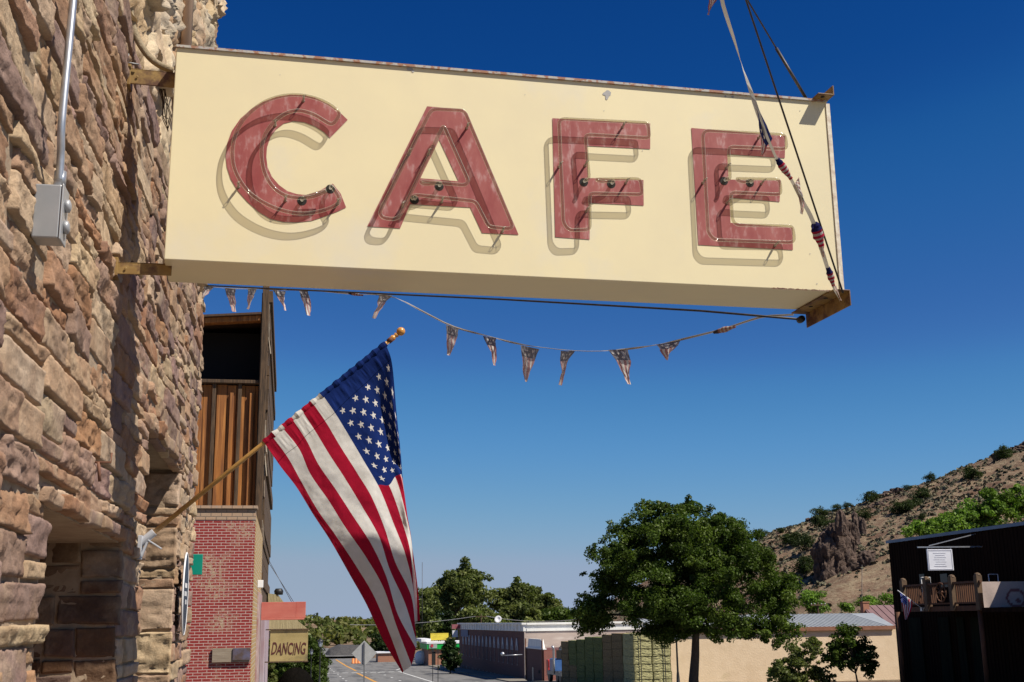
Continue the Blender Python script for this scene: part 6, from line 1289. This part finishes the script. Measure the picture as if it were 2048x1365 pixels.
for i, (pa, pb_) in enumerate(((1822, 1846), (1880, 1902), (1918, 1932), (1946, 1962))):
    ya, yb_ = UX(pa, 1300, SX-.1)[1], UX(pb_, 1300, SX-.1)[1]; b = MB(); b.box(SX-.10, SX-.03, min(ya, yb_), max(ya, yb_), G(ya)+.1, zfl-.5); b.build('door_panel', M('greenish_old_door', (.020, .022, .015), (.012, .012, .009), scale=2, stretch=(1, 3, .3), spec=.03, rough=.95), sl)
for i, (pa, za_, pb_) in enumerate(((1838, 1145, 1848), (1880, 1148, 1894))):
    ya, yb_ = UX(pa, za_, SX-.05)[1], UX(pb_, za_, SX-.05)[1]; zc = UX(pa, 1163, SX-.05)[2]; b = MB(); b.box(SX-.06, SX-.02, min(ya, yb_), max(ya, yb_), zc-.3, zc+.35); b.build('window', M('dark_pane', (.008, .01, .013), rough=.3), sl)
# white sign hanging from a horizontal arm
HD = 51.5; hb0, hb1 = U(1835, 1095, HD), U(1916, 1094, HD); w0, w1_ = U(1854, 1099, HD), U(1908, 1141, HD)
hs2 = thing('hanging_sign', 'square white sign hanging from a metal bar high on the saloon front', 'sign', (w0[0], HD, w1_[2]))
SXa = SX
b = MB(); b.beam(hb0, (SX, HD, hb1[2]), .06, .06); b.beam(U(1858, 1092, HD), (SX, HD+.4, U(1889, 1067, HD)[2]), .04, .04); b.build('bar', MT['galv'], hs2)
b = MB(); b.box(w0[0], w1_[0], HD, HD+.08, w1_[2], w0[2]); b.build('sign_panel', M('white_sign_face', (.74, .75, .80), (.66, .67, .73), scale=2, rough=.5), hs2)
b = MB(); cf = .02; x0, x1, z0, z1 = w0[0]+.04, w1_[0]-.04, w1_[2]+.04, w0[2]-.04
for q in ((x0, x1, z0, z0+cf), (x0, x1, z1-cf, z1), (x0, x0+cf, z0, z1), (x1-cf, x1, z0, z1)): b.box(q[0], q[1], HD-.015, HD-.002, q[2], q[3])
for i in range(7): zz0 = z0+.15+i*.1; b.box(x0+.25+.05*(i % 3), x1-.3-.06*(i % 2), HD-.012, HD-.004, zz0, zz0+.012)
b.build('faint_marking', M('faint_grey_marks', (.60, .60, .66)), hs2)
b = MB(); b.tube([w0+np.array([.05, .04, 0]), (w0[0]+.05, HD+.04, hb0[2])], .015, 5); b.tube([(w1_[0]-.05, HD+.04, w0[2]), (w1_[0]-.05, HD+.04, hb1[2])], .015, 5); b.build('chain', MT['galv'], hs2)
# pale banner on the near end of the balcony
bn0, bn1 = U(1963, 1164, yb0_-.1), U(1963, 1225, yb0_-.1); xe = SX-.05; n = 40
S, T = np.meshgrid(np.linspace(0, 1, n), np.linspace(0, 1, 20)); Xg = bn0[0]+(xe-bn0[0])*S; Zg = bn1[2]+(bn0[2]-bn1[2])*T; Yg = yb0_-.12+.04*np.sin(S*14+T*2)*(1-T)
cc = np.where(((np.abs(np.hypot((S-.62)*2.6, (T-.45)*1.5)-.42) < .07) | (np.hypot((S-.66)*2.6, (T-.35)*1.5) < .12))[..., None], (.30, .13, .12), (.62, .50, .44)); i = (np.arange(19)[:, None]*n+np.arange(n-1)[None]).ravel()
o = link_mesh('banner', mesh_np('banner', np.stack([Xg, Yg, Zg], -1).reshape(-1, 3), np.stack([i, i+1, i+n+1, i+n], 1), cols=cc.reshape(-1, 3), smooth=True), cloth_mat('pale_banner_cloth', .2)); reorigin(o, (bn0[0], yb0_, bn1[2])); tag(o, 'pale pinkish banner tied over the near end of the saloon balcony', 'banner')
# deck chairs / easels glimpsed above the rail
for (px, py, lab) in ((1845, 1163, 'white folding frame standing behind the left half of the balcony rail'), (1980, 1158, 'white folding frame standing above the pale banner')):
    p = U(px, py+12, yb0_+1.6 if px > 1900 else yb1_-2); b = MB(); s_ = 22/FPX*50
    for x0, z0, x1, z1 in ((0, -.6, 0, s_), (s_*.9, -.6, s_, s_), (0, s_, s_, s_), (0, .1, s_*.95, .1)): b.beam(p+np.array([x0, 0, z0]), p+np.array([x1, .05, z1]), .03, .03)
    b.box(p[0]+.03, p[0]+s_*.93, p[1]+.03, p[1]+.04, p[2]+.13, p[2]+s_-.03) if False else None
    b.top('folding_frame', MT['white'], lab, 'frame', p)
# small flag on the saloon
sp1 = UX(1845, 1218, BXs-.1); FD = sp1[1]; sp0 = U(1795, 1181, FD); b = MB()
fs2 = thing('small_flagpole', 'short white pole slanting out from the corner of the saloon balcony', 'flagpole', sp1); b.tube([sp1, sp0], .02, 8); b.build('pole', MT['white'], fs2, smooth=True); b = MB(); b.box(sp1[0]-.06, sp1[0]+.08, FD-.04, FD+.1, sp1[2]-.1, sp1[2]+.06); b.build('pole_bracket', MT['galv'], fs2)
n1, n2 = 60, 52; cpx = {0: [(1800, 1185), (1803, 1205), (1807, 1222), (1810, 1240)], 1: [(1825, 1203), (1824, 1216), (1819, 1228), (1814, 1239)]}
A_ = resample(cpx[0], np.linspace(0, 1, n1)); B2 = resample(cpx[1], np.linspace(0, 1, n1)); P = []
for i in range(n1):
    for j in range(n2): t = j/(n2-1); q = A_[i]*(1-t)+B2[i]*t; P.append(U(q[0], q[1], FD-.1+.05*math.sin(t*9+i*.05)))
uc2, vc2 = np.meshgrid((np.arange(n1-1)+.5)/(n1-1), (np.arange(n2-1)+.5)/(n2-1), indexing='ij'); kk = np.floor((1-vc2)*9).astype(int); f2 = np.where((kk % 2 == 0)[..., None], (.50, .012, .04), (.80, .78, .76)); cn_ = (uc2 < .38) & (vc2 < .55); f2 = np.where(cn_[..., None], (.03, .05, .25), f2); st_ = cn_ & ((np.floor(uc2*26)+np.floor(vc2*18)) % 2 == 0) & ((uc2*26) % 1 < .45) & ((vc2*18) % 1 < .5); f2 = np.where(st_[..., None], (.8, .8, .8), f2); i = (np.arange(n1-1)[:, None]*n2+np.arange(n2-1)[None]).ravel()
o = link_mesh('flag', mesh_np('flag', P, np.stack([i, i+1, i+n2+1, i+n2], 1), face_cols=f2.reshape(-1, 3), smooth=True), MT['flag']); reorigin(o, sp0); tag(o, 'small stars and stripes flag hanging at the corner of the saloon balcony', 'flag')
